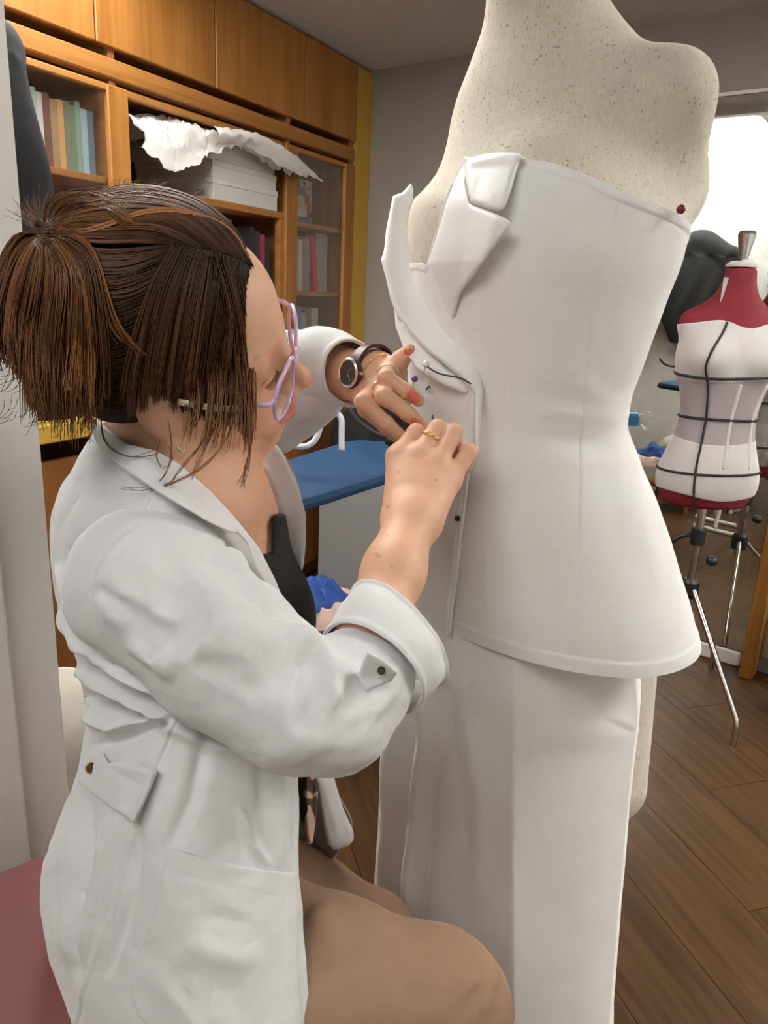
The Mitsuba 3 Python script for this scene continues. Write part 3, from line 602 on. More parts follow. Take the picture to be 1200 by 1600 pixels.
# ---------------------------------------------------------------- the white-clad mannequin
from scipy.interpolate import LinearNDInterpolator, NearestNDInterpolator
def jersey(p, n, uv):
    a = tn(p.x * 420, p.y * 420, p.z * 140); f = sst(.74, .86, tn(p.x * 520 + 9, p.y * 520, p.z * 260)) * sst(.30, .70, tfbm(p.x * 40, p.y * 40, p.z * 40, 2))
    return mix(mix((.58, .53, .44), (.66, .61, .52), a), (.27, .23, .18), f * .7)
bumped('jersey', proc(jersey), .9, lambda p, n, uv: tn(p.x * 700, p.y * 700, p.z * 200), .0006, eps=4e-4, sheen=.3)
def weave(p):
    # a linen weave: fine horizontal slubs over a finer grain
    return tn(p.x * 90, p.y * 90, p.z * 1100) * .6 + tn(p.x * 900, p.y * 900, p.z * 60) * .4
bumped('linen', proc(lambda p, n, uv: mix((.77, .77, .76), (.86, .86, .85), weave(p) * .6 + tfbm(p.x * 10, p.y * 10, p.z * 16, 2) * .4)), .85, lambda p, n, uv: weave(p), .0004, eps=4e-4, sheen=.2)
prin('satin', (.78, .78, .78), .42, sheen=.5)
MA = at(818, 650, .905)                                   # on the axis, at the waist
vw = nrm((MA - CAM) * [1, 1, 0]); cr = np.cross(vw, [0, 0, 1])   # away from the camera, and to its right
PH = math.radians(36)
mf = -vw * math.cos(PH) - cr * math.sin(PH); mlat = np.cross([0, 0, 1], mf)   # front, and its left hand side
def row_z(y):
    lo, hi = -.2, 2.2
    for _ in range(50):
        m = (lo + hi) / 2
        if proj(np.array([MA[0], MA[1], m]))[1] > y: lo = m
        else: hi = m
    return lo
ROWS = [(300, 668, 1078, .80), (345, 652, 1078, .82), (400, 646, 1064, .84), (470, 642, 1036, .82), (550, 644, 1005, .80), (605, 652, 984, .80), (650, 656, 979, .80), (700, 655, 993, .80), (760, 654, 1022, .80), (850, 652, 1060, .78), (915, 648, 1083, .76), (950, 648, 1092, .74), (1000, 645, 1096, .74)]
TH = np.linspace(0, 2 * math.pi, 241)[:-1]               # 0 = front, growing towards its left hand side
def ring_pts(c, s, a, b, z, th):
    x = c[:2] + s * cr[:2]
    ct, st = np.cos(th), np.sin(th)
    return np.stack([x[0] + b * ct * mf[0] + a * st * mlat[0], x[1] + b * ct * mf[1] + a * st * mlat[1], np.zeros_like(th) + z], -1)
fit = []
for y, xl, xr, ratio in ROWS:
    z = row_z(y); s, a = 0.0, .13
    for _ in range(30):
        px = proj(ring_pts(MA, s, a, a * ratio, z, TH))[0]; w = px.max() - px.min(); a *= (xr - xl) / w; s += ((xl + xr) / 2 - (px.max() + px.min()) / 2) * .9 / FOC
    fit.append((z, s, a, a * ratio))
fit = np.array(fit)[::-1]
FS, FA, FB = (PchipInterpolator(fit[:, 0], fit[:, k], extrapolate=True) for k in (1, 2, 3))
def S(th, z, off=0.0):
    """The jacket's surface at the angle th and height z."""
    th, z = np.broadcast_arrays(th, z); zc = np.clip(z, fit[0, 0] - .06, fit[-1, 0] + .01); s, a, b = FS(zc), FA(zc), FB(zc)
    bust = np.exp(-((z - fit[-3, 0] + .01) / .075) ** 2)
    b = b * (1 + .10 * bust * np.maximum(np.cos(th), 0) * (np.abs(np.sin(th)) ** .8) * 1.2)
    ct, st = np.cos(th), np.sin(th)
    P = np.stack([MA[0] + s * cr[0] + (b + off) * ct * mf[0] + (a + off) * st * mlat[0], MA[1] + s * cr[1] + (b + off) * ct * mf[1] + (a + off) * st * mlat[1], z], -1)
    return P
# angle and height under a pixel
tg, zg = np.meshgrid(np.linspace(-math.pi, math.pi, 361), np.linspace(fit[0, 0] - .1, fit[-1, 0] + .12, 300), indexing='ij')
SG = S(tg, zg); gx_, gy_, gd_ = proj(SG)
nn = np.cross(np.gradient(SG, axis=0), np.gradient(SG, axis=1)); nn *= np.sign((nn * (SG - MA)).sum(-1, keepdims=True)); facing = (nn * (CAM - SG)).sum(-1) > 0
fi = facing & (np.abs(tg) < 3.1)
pix = np.stack([gx_[fi], gy_[fi]], 1); tz = np.stack([tg[fi], zg[fi], gd_[fi]], 1)
lin, nea = LinearNDInterpolator(pix, tz), NearestNDInterpolator(pix, tz)
def under(px, py):
    q = np.stack([np.ravel(px), np.ravel(py)], 1).astype(float); r = lin(q); bad = np.isnan(r[:, 0]); r[bad] = nea(q[bad]); return r
def curve_t(pts):
    r = under([p[0] for p in pts], [p[1] for p in pts]); return r[:, 0], r[:, 1]
# upper rim of the bodice: visible points in pixels, the hidden side mirrored and joined at the back
tt, zz = curve_t([(668, 414), (690, 340), (722, 262), (760, 246), (822, 249), (895, 268), (970, 300), (1030, 323), (1060, 338), (1074, 350)])
tt = tt[0] + np.maximum.accumulate(np.r_[0, np.maximum(tt[1:] - tt[0], .05 * np.arange(1, len(tt)))]) + .0005 * np.arange(len(tt)); zz[1:4] = np.minimum(zz[1:4], zz[4] + .004); o = np.argsort(tt); tt, zz = tt[o], zz[o]
zb = zz[-1] - .012
T0 = np.r_[tt, 2.2, 2.7, math.pi]; Z0 = np.r_[zz, zb, zb - .004, zb - .004]
keep = np.r_[True, np.diff(T0) > 1e-3]; T0, Z0 = T0[keep], Z0[keep]
tv = T0[0]                                               # where the V of the neck is deepest
mir = 2 * tv - T0[::-1][:-1]; Zm = np.minimum(Z0[::-1][:-1], Z0[0] + .003 + .4 * np.clip((T0[::-1][:-1] - tv - 2.75) / .3, 0, 1))
TT, ZZ = np.r_[mir, T0], np.r_[Zm, Z0]
rim = PchipInterpolator(TT, ZZ)
def ztop(th):
    th = (np.asarray(th) - tv + math.pi) % (2 * math.pi) - math.pi + tv
    lo_, hi_ = TT[0], TT[-1]
    return rim(np.clip(th, lo_, hi_))
ht, hz = curve_t([(648, 962), (712, 1002), (758, 1020), (817, 1033), (860, 1037), (900, 1035)])
zh0 = float(np.median(hz))
hemf = lambda th: zh0 + .006 * np.cos(th - .3) + np.clip(np.cos(th - 2.6), 0, 1) * .012
def folds(px, py, lines):
    """Sum of soft ridges along pixel segments (x1, y1, x2, y2, half width in pixels, height in metres)."""
    h = np.zeros(np.shape(px))
    for x1, y1, x2, y2, w, a in lines:
        dx, dy = x2 - x1, y2 - y1; l2 = dx * dx + dy * dy
        t = ((px - x1) * dx + (py - y1) * dy) / l2; tc = np.clip(t, 0, 1); d = np.hypot(px - x1 - tc * dx, py - y1 - tc * dy)
        h += a * np.exp(-(d / w) ** 2) * np.clip(np.sin(np.pi * np.clip(tc * .9 + .05, 0, 1)), 0, 1) ** .5
    return h
def polyfold(pts, w, a): return [(*p, *q, w, a) for p, q in zip(pts[:-1], pts[1:])]
def groove(px, py, pts, w, a):
    L = sg.LineString(pts); d = shapely.distance(shapely.points(np.stack([px.ravel(), py.ravel()], 1)), L).reshape(px.shape); return -a * np.exp(-(d / w) ** 2)
SEAMS = [[(820, 255), (810, 332), (800, 395), (796, 445), (794, 570), (790, 650), (772, 750), (757, 860), (751, 1020)],
         [(970, 303), (955, 350), (930, 450), (910, 600), (905, 700), (903, 850), (902, 1037)]]
JF = [(990, 690, 1060, 860, 16, .0035), (975, 690, 1020, 900, 14, .003), (960, 690, 985, 850, 14, .0025), (860, 570, 960, 640, 22, .0025), (840, 640, 960, 655, 14, .002), (850, 680, 950, 700, 18, -.002), (840, 330, 930, 420, 40, .0015), (820, 480, 900, 560, 30, .0015), (700, 760, 730, 900, 16, .002)]
def jacket_grid(th0, th1, nth, nz, off, top=ztop, hem=hemf, closed=False, taper=None):
    th = np.linspace(th0, th1, nth + 1)[:-1] if closed else np.linspace(th0, th1, nth)
    v = np.linspace(0, 1, nz); zt, zh = top(th), hem(th); z = zt[:, None] * (1 - v) + zh[:, None] * v
    P = S(th[:, None] + 0 * z, z, off); x, y, d = proj(P); n = nrm(np.cross(np.gradient(P, axis=0), np.gradient(P, axis=1))); n *= np.sign((n * (P - MA * [1, 1, 0] - P * [0, 0, 1])).sum(-1, keepdims=True))
    f = (n * (CAM - P)).sum(-1) > 0
    h = folds(x, y, JF) + sum(groove(x, y, s, 1.6, .0008) for s in SEAMS)
    h = h * f + .0016 * (meshkit.fbm(P * 14, 3, 3) - .5) + np.where(v[None] > .97, .0012, 0) + np.where(v[None] < .015, .0012, 0)
    return P + n * h[..., None]
jg = jacket_grid(tv - math.pi, tv + math.pi, 460, 270, 0.0, closed=True)
jm_ = gridmesh(jg.transpose(1, 0, 2), True); face_to(jm_, CAM)
jm_ = gridmesh(jg.transpose(1, 0, 2), True)
if ((jm_.triangles_center - MA) * [1, 1, 0] * jm_.face_normals).sum() < 0: jm_.invert()
tag('jacket', 'white linen peplum jacket pinned on the dress form, with satin lapels', 'jacket')
add('jacket__shell', thicken(jm_, .0022), 'linen', 40)
jx_, jy_, jd_ = proj(jg); jn = np.cross(np.gradient(jg, axis=0), np.gradient(jg, axis=1)); jn *= np.sign((jn * (jg - MA * [1, 1, 0] - jg * [0, 0, 1])).sum(-1, keepdims=True)); jf = (jn * (CAM - jg)).sum(-1) > 0
jlin = LinearNDInterpolator(np.stack([jx_[jf], jy_[jf]], 1), jd_[jf])
for sm_ in SEAMS:
    q = spline(np.array(sm_, float), 120)[2:-2]; dq = jlin(q); ok = ~np.isnan(dq); add('jacket__seam', tube(at(q[ok, 0], q[ok, 1], dq[ok] - .0002), .0007, 6), 'linen', True)
# the front that lies on top, its edge running down from the lapel's end
et, ez = curve_t([(752, 600), (750, 640), (746, 700), (738, 770), (730, 850), (722, 920), (713, 997)])
o = np.argsort(ez); te = PchipInterpolator(ez[o], et[o])
def over_pt(s, z):                                       # s: 0 at the edge, 1 round the far side
    th = te(np.clip(z, ez.min(), ez.max())) * (1 - s) + (-2.1) * s; return th
zt_o = ez.max() + .004
sv = np.linspace(0, 1, 150) ** 1.4; vv = np.linspace(0, 1, 180)
# its upper rim climbs with the lapel's outer line to the far side
def zt_over(s): return zt_o + .085 * np.clip(s / .35, 0, 1) ** .8
Zg = zt_over(sv)[:, None] * (1 - vv) + (zh0 + .004) * vv
Tg = over_pt(sv[:, None], Zg)
Pg = S(Tg, Zg, .006); ng = nrm(S(Tg, Zg, .02) - S(Tg, Zg, .0)); xg, yg, dg = proj(Pg)
rollg = np.exp(-(sv / .016) ** 2)[:, None] * .0035
Pg = Pg + ng * (rollg + folds(xg, yg, [(668, 700, 735, 760, 16, .003), (690, 800, 668, 930, 14, .0025), (735, 650, 735, 800, 8, -.002), (660, 600, 700, 640, 14, .002)]) * .8 + .0016 * (meshkit.fbm(Pg * 16, 3, 9) - .5))[..., None]
om = gridmesh(Pg)
if ((om.triangles_center - MA) * [1, 1, 0] * om.face_normals).sum() < 0: om.invert()
add('jacket__overlapping_front', thicken(om, .0045), 'linen', 40)
front_depth = lambda px, py: under(px, py)[:, 2].reshape(np.shape(px))
# lapels and collar: padded satin, their outer edges standing off the bodice
C0 = [(725, 245), (722, 260), (710, 282), (695, 325), (677, 385), (667, 414), (690, 467), (707, 499), (711, 490), (720, 457), (740, 432), (775, 382), (796, 356), (798, 347), (790, 341), (765, 330), (735, 318), (728, 285), (735, 246)]
base = lambda px, py: front_depth(px, py)
def lifted(px, py, line, k, mx):
    d = shapely.distance(shapely.points(np.stack([np.ravel(px), np.ravel(py)], 1)), sg.LineString(line)).reshape(np.shape(px)); return base(px, py) - np.minimum(.004 + d * k, mx)
wr = lambda lines: (lambda p: folds(p[:, 0], p[:, 1], lines))
add('jacket__lapel', pillow(C0, lambda x, y: lifted(x, y, [(722, 255), (667, 412), (708, 500)], .00028, .026), .0045, 4.0, 9, wr([(735, 430, 700, 470, 5, .001), (745, 415, 715, 445, 4, .0008), (722, 270, 700, 330, 7, .0012)])), 'satin', 50, label='satin lapel with a pointed tip')
C1 = [(731, 247), (736, 246), (760, 240), (785, 238), (810, 239), (822, 248), (812, 253), (806, 270), (798, 300), (790, 322), (785, 329), (775, 331), (755, 325), (735, 317), (729, 290), (725, 262)]
add('jacket__collar', pillow(C1, lambda x, y: base(x, np.maximum(y, 256)) - .010 - .010 * np.clip((y - 245) / 80, 0, 1), .007, 4.0, 10, wr([(770, 322, 765, 305, 4, .0008), (735, 260, 738, 300, 6, .001)])), 'satin', 50, label='short satin collar end')
LD = depthfield([(640, 288, .905), (645, 330, .892), (667, 413, .858), (690, 465, .838), (710, 507, .824), (735, 550, .808), (750, 582, .800), (752, 610, .797), (615, 312, .885), (606, 350, .872), (598, 405, .850), (612, 470, .832), (642, 522, .818), (672, 552, .806), (710, 582, .797), (735, 606, .794), (746, 660, .794), (744, 705, .797)], .00001)
C2 = [(642, 286), (646, 294), (646, 325), (660, 375), (673, 413), (692, 465), (711, 507), (735, 550), (750, 582), (755, 612), (752, 650), (748, 705), (741, 705), (743, 650), (741, 616), (730, 600), (710, 582), (672, 552), (642, 522), (620, 492), (610, 467), (603, 435), (595, 406), (600, 392), (603, 360), (609, 330), (614, 306), (630, 300)]
add('jacket__lapel', pillow(C2, LD, .006, 4.0, 12, wr([(622, 330, 640, 430, 9, .002), (640, 430, 690, 520, 8, .0014), (615, 400, 650, 500, 9, -.0016), (690, 545, 735, 590, 7, .001)])), 'satin', 50, label='long satin lapel crossing to the front edge')
C3 = [(616, 482), (624, 500), (642, 524), (672, 554), (712, 585), (736, 606), (728, 616), (690, 600), (650, 575), (630, 543), (618, 510)]
add('jacket__facing', pillow(C3, lambda x, y: LD(x, y) + .014, .004, 4.0, 8), 'linen', 50)
# pins, threads, clip
prin('red_bead', (.16, .012, .03), .2); prin('pearl', (.8, .78, .75), .2); prin('dark_bead', (.01, .012, .03), .3); prin('purple_bead', (.12, .05, .22), .3); prin('dark_thread', (.05, .055, .075), .8); prin('clip_blue', (.02, .13, .26), .35)
def pin_d(px, py):
    d = float(front_depth(np.array([px]), np.array([py]))[0])
    return min(d, float(LD(np.array([px]), np.array([py]))[0]) + .008) if px < 745 and 540 < py < 612 else d
def pin(key, px, py, dxy, bead, bead_r, label):
    d = pin_d(px, py) - .019; h = at(px, py, d)
    e = at(px + dxy[0], py + dxy[1], d + .017); tag(key, label, 'pin')
    n, k = 0, key
    add(k + '__head', ball(h, np.full(3, bead_r), 2), bead, True); add(k + '__shaft', rod(h, e, .0006, 6), 'steel')
pin('bead_pin', 1064, 327, (-9, 11), 'red_bead', .0043, 'dark red bead pin stuck in the bodice rim under the arm')
pin('pearl_pin', 666, 569, (-4, 16), 'pearl', .0038, 'pearl headed pin under the crossing lapel')
pin('dark_pin', 715, 810, (-6, 12), 'dark_bead', .0034, 'dark headed pin low on the front, beside the near wrist')
pin('purple_pin', 648, 592, (-2, 14), 'purple_bead', .0034, 'purple headed pin by the far hand')
def thread(pts, lab):
    r = A3([(x, y, pin_d(x, y) - .021) for x, y in pts]); add('thread', tube(spline(r, 30), .0009, 6), 'dark_thread', True, label=lab, cat='thread')
thread([(668, 573), (680, 581), (700, 587), (722, 592), (736, 600)], 'dark thread looping from the pearl headed pin to the front edge')
thread([(658, 623), (664, 612), (672, 606)], 'short dark thread end beside the far hand')
thread([(677, 655), (676, 648)], 'tiny dark thread end above the near hand')
rs_ = S(TH, np.full(len(TH), row_z(637))); cpt = rs_[np.argmax(proj(rs_)[0])] + cr * .003; tag('binder_clip', 'blue binder clip gathering the jacket at the back waist', 'clip')
m = box(-.012, .010, -.010, .010, -.007, .007, .002); m.apply_transform(np.block([[np.stack([cr, vw, [0, 0, 1]], 1), cpt[:, None]], [np.zeros((1, 3)), 1]])); add('binder_clip__body', m, 'clip_blue')
for s in (-1, 1):
    add('binder_clip__handle', tube(spline([cpt + cr * .008 + [0, 0, .005 * s], cpt + cr * .014 + [0, 0, .006 * s], cpt + cr * .018 + [0, 0, .010 * s], cpt + cr * .0215 + [0, 0, .007 * s], cpt + cr * .0215 + [0, 0, .001 * s]], 20), .0008, 6), 'steel', True)

# ---- the form under the clothes: jersey covered torso, neck, shoulder caps, thighs
def mq(px, py, d): return at(px, py, d)
mp = {k: at(*v) for k, v in dict(nk0=(846, -70, .80), nk1=(848, 60, .845), sh1=(1048, 150, .79), sh1b=(1030, 290, .855), sh0=(736, 298, .955), sh0b=(727, 335, .905), ra=(905, 128, .845), la=(845, 150, .88), ca=(862, 140, .87), back=(900, 180, .90)).items()}
up = np.array([0, 0, 1.0])
def body_sdf(p):
    d = s_cone(p, mp['nk0'], mp['nk1'], .056, .064)
    d = smin(d, s_cone(p, mp['ra'], mp['sh1'], .052, .036), .06)
    d = smin(d, s_cone(p, mp['la'], mp['sh0'], .050, .036), .06)
    d = smin(d, s_cone(p, mp['sh1'], mp['sh1b'], .036, .052), .04)
    d = smin(d, s_cone(p, mp['sh0'], mp['sh0b'], .036, .044), .04)
    d = smin(d, s_cone(p, mp['ca'], mp['chest'], .055, .088), .07)
    d = smin(d, s_cone(p, at(885, 200, .875), at(880, 330, .885), .078, .092), .05)
    d = smin(d, s_cone(p, at(805, 205, .890), at(795, 340, .875), .068, .066), .05)
    d = smin(d, s_ball(p, at(722, 372, .872), .042), .03)
    # the part inside the jacket
    q = p - MA; z = np.clip(p[:, 2], zh0 + .02, zz.max() + .03); s, a, b = FS(z) - .0, FA(z) - .013, FB(z) - .013
    x1 = (q @ mlat) - s * (cr @ mlat); x2 = (q @ mf) - s * (cr @ mf)
    b = b * (1 + .12 * np.exp(-((z - fit[-3, 0] + .01) / .075) ** 2) * np.clip(x2 / b, 0, 1) * np.clip(np.abs(x1 / a), 0, 1) ** .8)
    k0 = np.sqrt((x1 / a) ** 2 + (x2 / b) ** 2); e = (k0 - 1) * np.minimum(a, b); e = np.maximum(e, np.maximum(p[:, 2] - zz.max() + .045, zh0 + .02 - p[:, 2]))
    return smin(d, e, .07)
mp['chest'] = S(0.0, np.array(zz.max() - .03)) * [1, 1, 0] + [0, 0, zz.max() - .03]; mp['chest'] = (MA + cr * float(FS(zz.max() - .03))) * [1, 1, 0] + [0, 0, zz.max() - .02] + mf * .0
zl = fit[0, 0]
def leg_sdf(p):
    d = None
    for hp, kn in ((at(943, 1050, 1.08), at(950, 1222, 1.06)), (at(740, 1090, 1.02), at(740, 1260, 1.06))):
        e = s_cone(p, hp, kn, .072, .052); d = e if d is None else np.minimum(d, e)
    return d
def all_sdf(p): return smin(body_sdf(p), leg_sdf(p), .04)
bm = surface(all_sdf, MA + [-.40, -.40, -.62], MA + [.40, .40, .66], .008)
tag('mannequin', 'beige jersey covered female dress form wearing the white jacket and trousers', 'mannequin')
add('mannequin__body', bm, 'jersey', True)
mb = (MA + cr * .03) * [1, 1, 0]
add('mannequin__pole', rod(mb + vw * .06 + [0, 0, .02], mb + vw * .06 + [0, 0, .72], .016), 'steel')
add('mannequin__base', lathe([(0, 0), (.14, 0), (.14, .012), (.03, .025), (0, .025)], mb + vw * .06, 40), 'steel', 35)
# ---- trousers: a wide pressed leg in front, the other behind it
tz0 = zh0 + .035
def ring_drop(pts, z): return pts
TR_T = A3([(805, 1042, .838), (870, 1040, .858), (950, 1040, .895), (992, 1046, .935), (985, 1040, 1.02), (900, 1000, 1.10), (760, 1000, 1.11), (660, 1010, 1.06), (632, 1020, .985), (668, 1030, .915), (735, 1035, .872)])
zr = TR_T[:, 2].mean()
drop = .84
TR = []
vx, vy, _ = np.array([0., 0., 0.]), 0, 0
TPX = {0: [(805, 1042), (803, 1150), (800, 1300), (800, 1450), (801, 1600)], 3: [(991, 1046), (993, 1110), (974, 1290), (960, 1450), (948, 1600)], 8: [(640, 1030), (612, 1120), (596, 1240), (586, 1400), (580, 1600)]}
# each corner hangs down from the waist; its line is bent sideways as the picture shows
zs_t = np.linspace(zr + .15, .16, 130)
def hang(k, zq):
    base = TR_T[k] * [1, 1, 0]
    P = np.stack([np.full_like(zq, base[0]), np.full_like(zq, base[1]), zq], 1)
    if k in TPX:
        x, y, d = proj(P); tx = np.interp(y, [q[1] for q in TPX[k]], [q[0] for q in TPX[k]]); sl = (TPX[k][-1][0] - TPX[k][-2][0]) / (TPX[k][-1][1] - TPX[k][-2][1])
        tx = np.where(y > 1600, 801 if k == 0 else TPX[k][-1][0] + 0 * y, tx); 
        lim = proj(P[:1])[2]; P = P + cr * ((tx - x) / FOC * d)[:, None] * np.clip((y - 900) / 140, 0, 1)[:, None]
    return P
cols_t = np.array([hang(k, zs_t) for k in range(len(TR_T))])      # (corners, heights, 3)
sh0 = cols_t - np.array([TR_T[k] * [1, 1, 0] + np.array([0, 0, 0]) for k in range(len(TR_T))])[:, None] ; sh0[..., 2] = 0
for k in range(len(TR_T)):
    if k not in TPX:
        near = {1: (0, 3, .33), 2: (0, 3, .7), 4: (3, 3, 1), 5: (3, 8, .4), 6: (3, 8, .7), 7: (8, 8, 1), 9: (8, 0, .33), 10: (8, 0, .66)}[k]; w = near[2]; cols_t[k] += sh0[near[0]] * (1 - w) + sh0[near[1]] * w
def tr_ring(j, n=300):
    p = cols_t[:, j]; seg = []
    order = [0, 1, 2, 3], [3, 4, 5, 6, 7, 8], [8, 9, 10, 0]
    for idx, m in zip(order, (80, 130, 110)):
        seg.append(spline(p[idx], m + 1)[:-1])
    return np.vstack(seg)
TG = np.array([tr_ring(j) for j in range(len(zs_t))])
shr = (np.clip((zs_t - zr - .0) / .12, 0, 1) * .22)[:, None, None]; TG = TG + (TG.mean(1, keepdims=True) * [1, 1, 0] - TG * [1, 1, 0]) * shr
x, y, d = proj(TG); nT = nrm(np.cross(np.gradient(TG, axis=1), np.gradient(TG, axis=0))); cen = TG.mean(1, keepdims=True); nT *= np.sign((nT * (TG - cen)).sum(-1, keepdims=True)); fT = (nT * (CAM - TG)).sum(-1) > 0
TF = polyfold([(672, 1060), (668, 1150), (650, 1300), (640, 1420)], 9, .012) + polyfold([(700, 1060), (715, 1180), (735, 1330)], 16, -.006) + polyfold([(640, 1080), (630, 1200), (618, 1350), (612, 1500)], 12, -.014) + polyfold([(725, 1100), (745, 1230), (750, 1400)], 22, .006) + polyfold([(690, 1180), (665, 1330), (652, 1440)], 10, -.008) + [(935, 1110, 990, 1135, 6, .0008), (935, 1120, 988, 1145, 6, -.0008), (830, 1145, 980, 1140, 26, .002)] + polyfold([(612, 1140), (606, 1280), (600, 1420)], 8, .008)
TF = [(*f[:4], f[4], f[5] * 1.5) for f in TF]
hT = (folds(x, y, TF) * fT + .003 * (meshkit.fbm(TG * [9, 9, 5], 3, 4) - .5))
hT *= np.clip((zr - .0 - TG[..., 2]) / .05, 0, 1)
TG = TG + nT * hT[..., None]
tm = gridmesh(TG, True)
if ((tm.triangles_center - tm.vertices.mean(0)) * [1, 1, 0] * tm.face_normals).sum() < 0: tm.invert()
tag('trousers', 'white linen wide-leg trousers with a pressed crease hanging from the dress form', 'trousers')
add('trousers__shell', thicken(tm, .0022), 'linen', 35)
# raw waist edge with its fringe at the back
rg = random.Random(2); fr = []
for i in range(60):
    t_ = rg.random(); x_ = 905 + t_ * 115; y_ = 1040 + 6 * min(1, (x_ - 905) / 80) - max(0, x_ - 985) * .75; d_ = .905 + .06 * t_
    a = at(x_, y_ - 2, d_); fr.append(tube(np.array([a, a + [0, 0, -.004] + cr * rg.uniform(-.002, .003), a + [0, 0, -rg.uniform(.004, .012)] + cr * rg.uniform(-.005, .006)]), .0004, 3, False))
add('trousers__fringe', cat_(fr), 'linen', kind='stuff', label='frayed raw edge')
w_net = [[at(x_, y_, d_) for x_, y_, d_ in row] for row in (((880, 1020, .875), (880, 1036, .885), (880, 1044, .89)), ((940, 1010, .89), (945, 1032, .90), (945, 1046, .905)), ((1000, 995, .93), (1000, 1018, .935), (992, 1046, .935)), ((1045, 985, .98), (1040, 1003, .98), (1020, 1020, .97)))]
wn = np.array(w_net); wn = CubicSpline(np.linspace(0, 1, 4), wn, axis=0)(np.linspace(0, 1, 50)); wn = CubicSpline(np.linspace(0, 1, 3), wn, axis=1)(np.linspace(0, 1, 16))
add('trousers__waist_edge', thicken(face_to(gridmesh(wn), CAM), .0018), 'linen', 40)
# ---------------------------------------------------------------- the person: one body, clothes and hair as its parts
tag('person', 'person in a white lab coat with tied brown hair, seated, pinning the white jacket', 'person')
HR, HF, HU = np.array([-.019, .77, -.638]), np.array([.999, -.004, -.035]), np.array([-.029, -.638, -.769])
hm = np.stack([HR, HF, HU], 1); u_, _, v_ = np.linalg.svd(hm); HM = RC @ (u_ @ v_)
HC = tow([-.178, -.1445, .66])
def hl(*c): return HC + HM @ np.array(c, float)           # head axes (right, front, up) -> room
def head_sdf(p):
    q = (p - HC) @ HM; a = np.abs(q[:, 0]); s = np.stack([a, q[:, 1], q[:, 2]], 1)
    d = s_ell(q, np.array([0, -.012, .032]), np.array([.074, .094, .085]))
    d = smin(d, s_ell(q, np.array([0, .026, -.028]), np.array([.060, .058, .085])), .03)
    d = smin(d, s_ball(q, np.array([0, .033, .036]), .051), .03)
    d = smin(d, s_cone(s, (.050, -.004, -.055), (.012, .053, -.100), .019, .013), .026)
    d = smin(d, s_ball(q, np.array([0, .0595, -.0995]), .0165), .016)
    d = smin(d, s_ball(s, np.array([.038, .050, -.036]), .027), .02)
    d = smin(d, s_cone(s, (.010, .080, .015), (.046, .064, .016), .008, .008), .014)
    d = smax(d, -s_ball(s, np.array([.032, .100, -.006]), .0175), .016)
    d = smin(d, s_ball(s, np.array([.0315, .0695, -.005]), .0130), .005)
    d = smax(d, -s_cone(s, (.020, .086, -.0105), (.0425, .078, -.0115), .0012, .0012), .003)
    d = smin(d, s_cone(q, (0, .082, .008), (0, .1000, -.034), .0068, .0085), .013)
    d = smin(d, s_ball(q, np.array([0, .1015, -.0375]), .0098), .006)
    d = smin(d, s_ball(s, np.array([.0112, .0925, -.0425]), .0068), .007)
    d = smax(d, -s_ball(s, np.array([.0062, .0955, -.0500]), .0032), .003)
    d = smin(d, s_ell(q, np.array([0, .066, -.072]), np.array([.030, .019, .024])), .014)
    d = smin(d, s_cone(s, (.0185, .0785, -.0715), (.004, .0895, -.0675), .0032, .0048), .005)
    d = smin(d, s_cone(s, (.0165, .0785, -.0755), (.0, .0870, -.0785), .0036, .0060), .005)
    d = smax(d, -s_cone(s, (.0225, .0795, -.0733), (.0, .0945, -.0730), .0011, .0012), .003)
    e = s_ell(s, np.array([.0755, -.004, -.010]), np.array([.0075, .019, .030])); e = smin(e, s_ball(s, np.array([.0715, .004, -.044]), .0088), .008)
    return smin(d, e, .006)
NB = at(292, 772, .712)
RS_, RE, RW = at(232, 915, .635), at(535, 1125, .585), at(643, 812, .725)
LS, LE, LW = at(235, 760, .93), at(425, 578, 1.0), at(580, 588, .85)
def neck_sdf(p):
    d = s_cone(p, hl(0, -.020, -.045), NB, .047, .054)
    d = smin(d, s_cone(p, hl(0, .036, -.09), at(345, 752, .735), .016, .012), .03)     # throat
    d = smin(d, s_cone(p, NB, at(245, 890, .70), .044, .034), .05); d = smin(d, s_cone(p, NB, LS, .045, .04), .05)
    d = smin(d, s_cone(p, at(312, 850, .765), at(305, 1010, .77), .082, .082), .05)
    d = smin(d, s_cone(p, at(305, 1010, .77), at(290, 1430, .76), .082, .098), .05)
    d = smin(d, s_ball(p, at(385, 968, .735), .060), .04); d = smin(d, s_ball(p, at(390, 940, .865), .058), .04)
    # collar bones
    d = smin(d, s_cone(p, at(362, 768, .712), at(300, 835, .655), .009, .008), .016); return d
def arm(p, a, b, c, r): return smin(s_cone(p, a, b, r[0], r[1]), s_chain(p, [b, b * .6 + c * .4, b * .3 + c * .7, c], [r[1], r[2], r[3], r[4]], .02), .02)
def fing(p, pts, r): return s_chain(p, A3(pts), r, .0035)
RFING = [([(622, 714, .765), (650, 676, .774), (664, 694, .797), (660, 706, .806)], (.0105, .0090, .0080, .0070)),
         ([(654, 714, .757), (684, 670, .769), (694, 694, .794), (684, 706, .804)], (.0105, .0094, .0082, .0070)),
         ([(683, 726, .752), (709, 676, .765), (712, 700, .788), (703, 712, .798)], (.0100, .0088, .0078, .0068)),
         ([(703, 752, .750), (733, 706, .760), (727, 728, .780), (714, 736, .790)], (.0092, .0082, .0072, .0064))]
RTH = ([(628, 785, .745), (632, 742, .782), (652, 716, .800), (668, 706, .806)], (.0135, .0120, .0095, .0080))
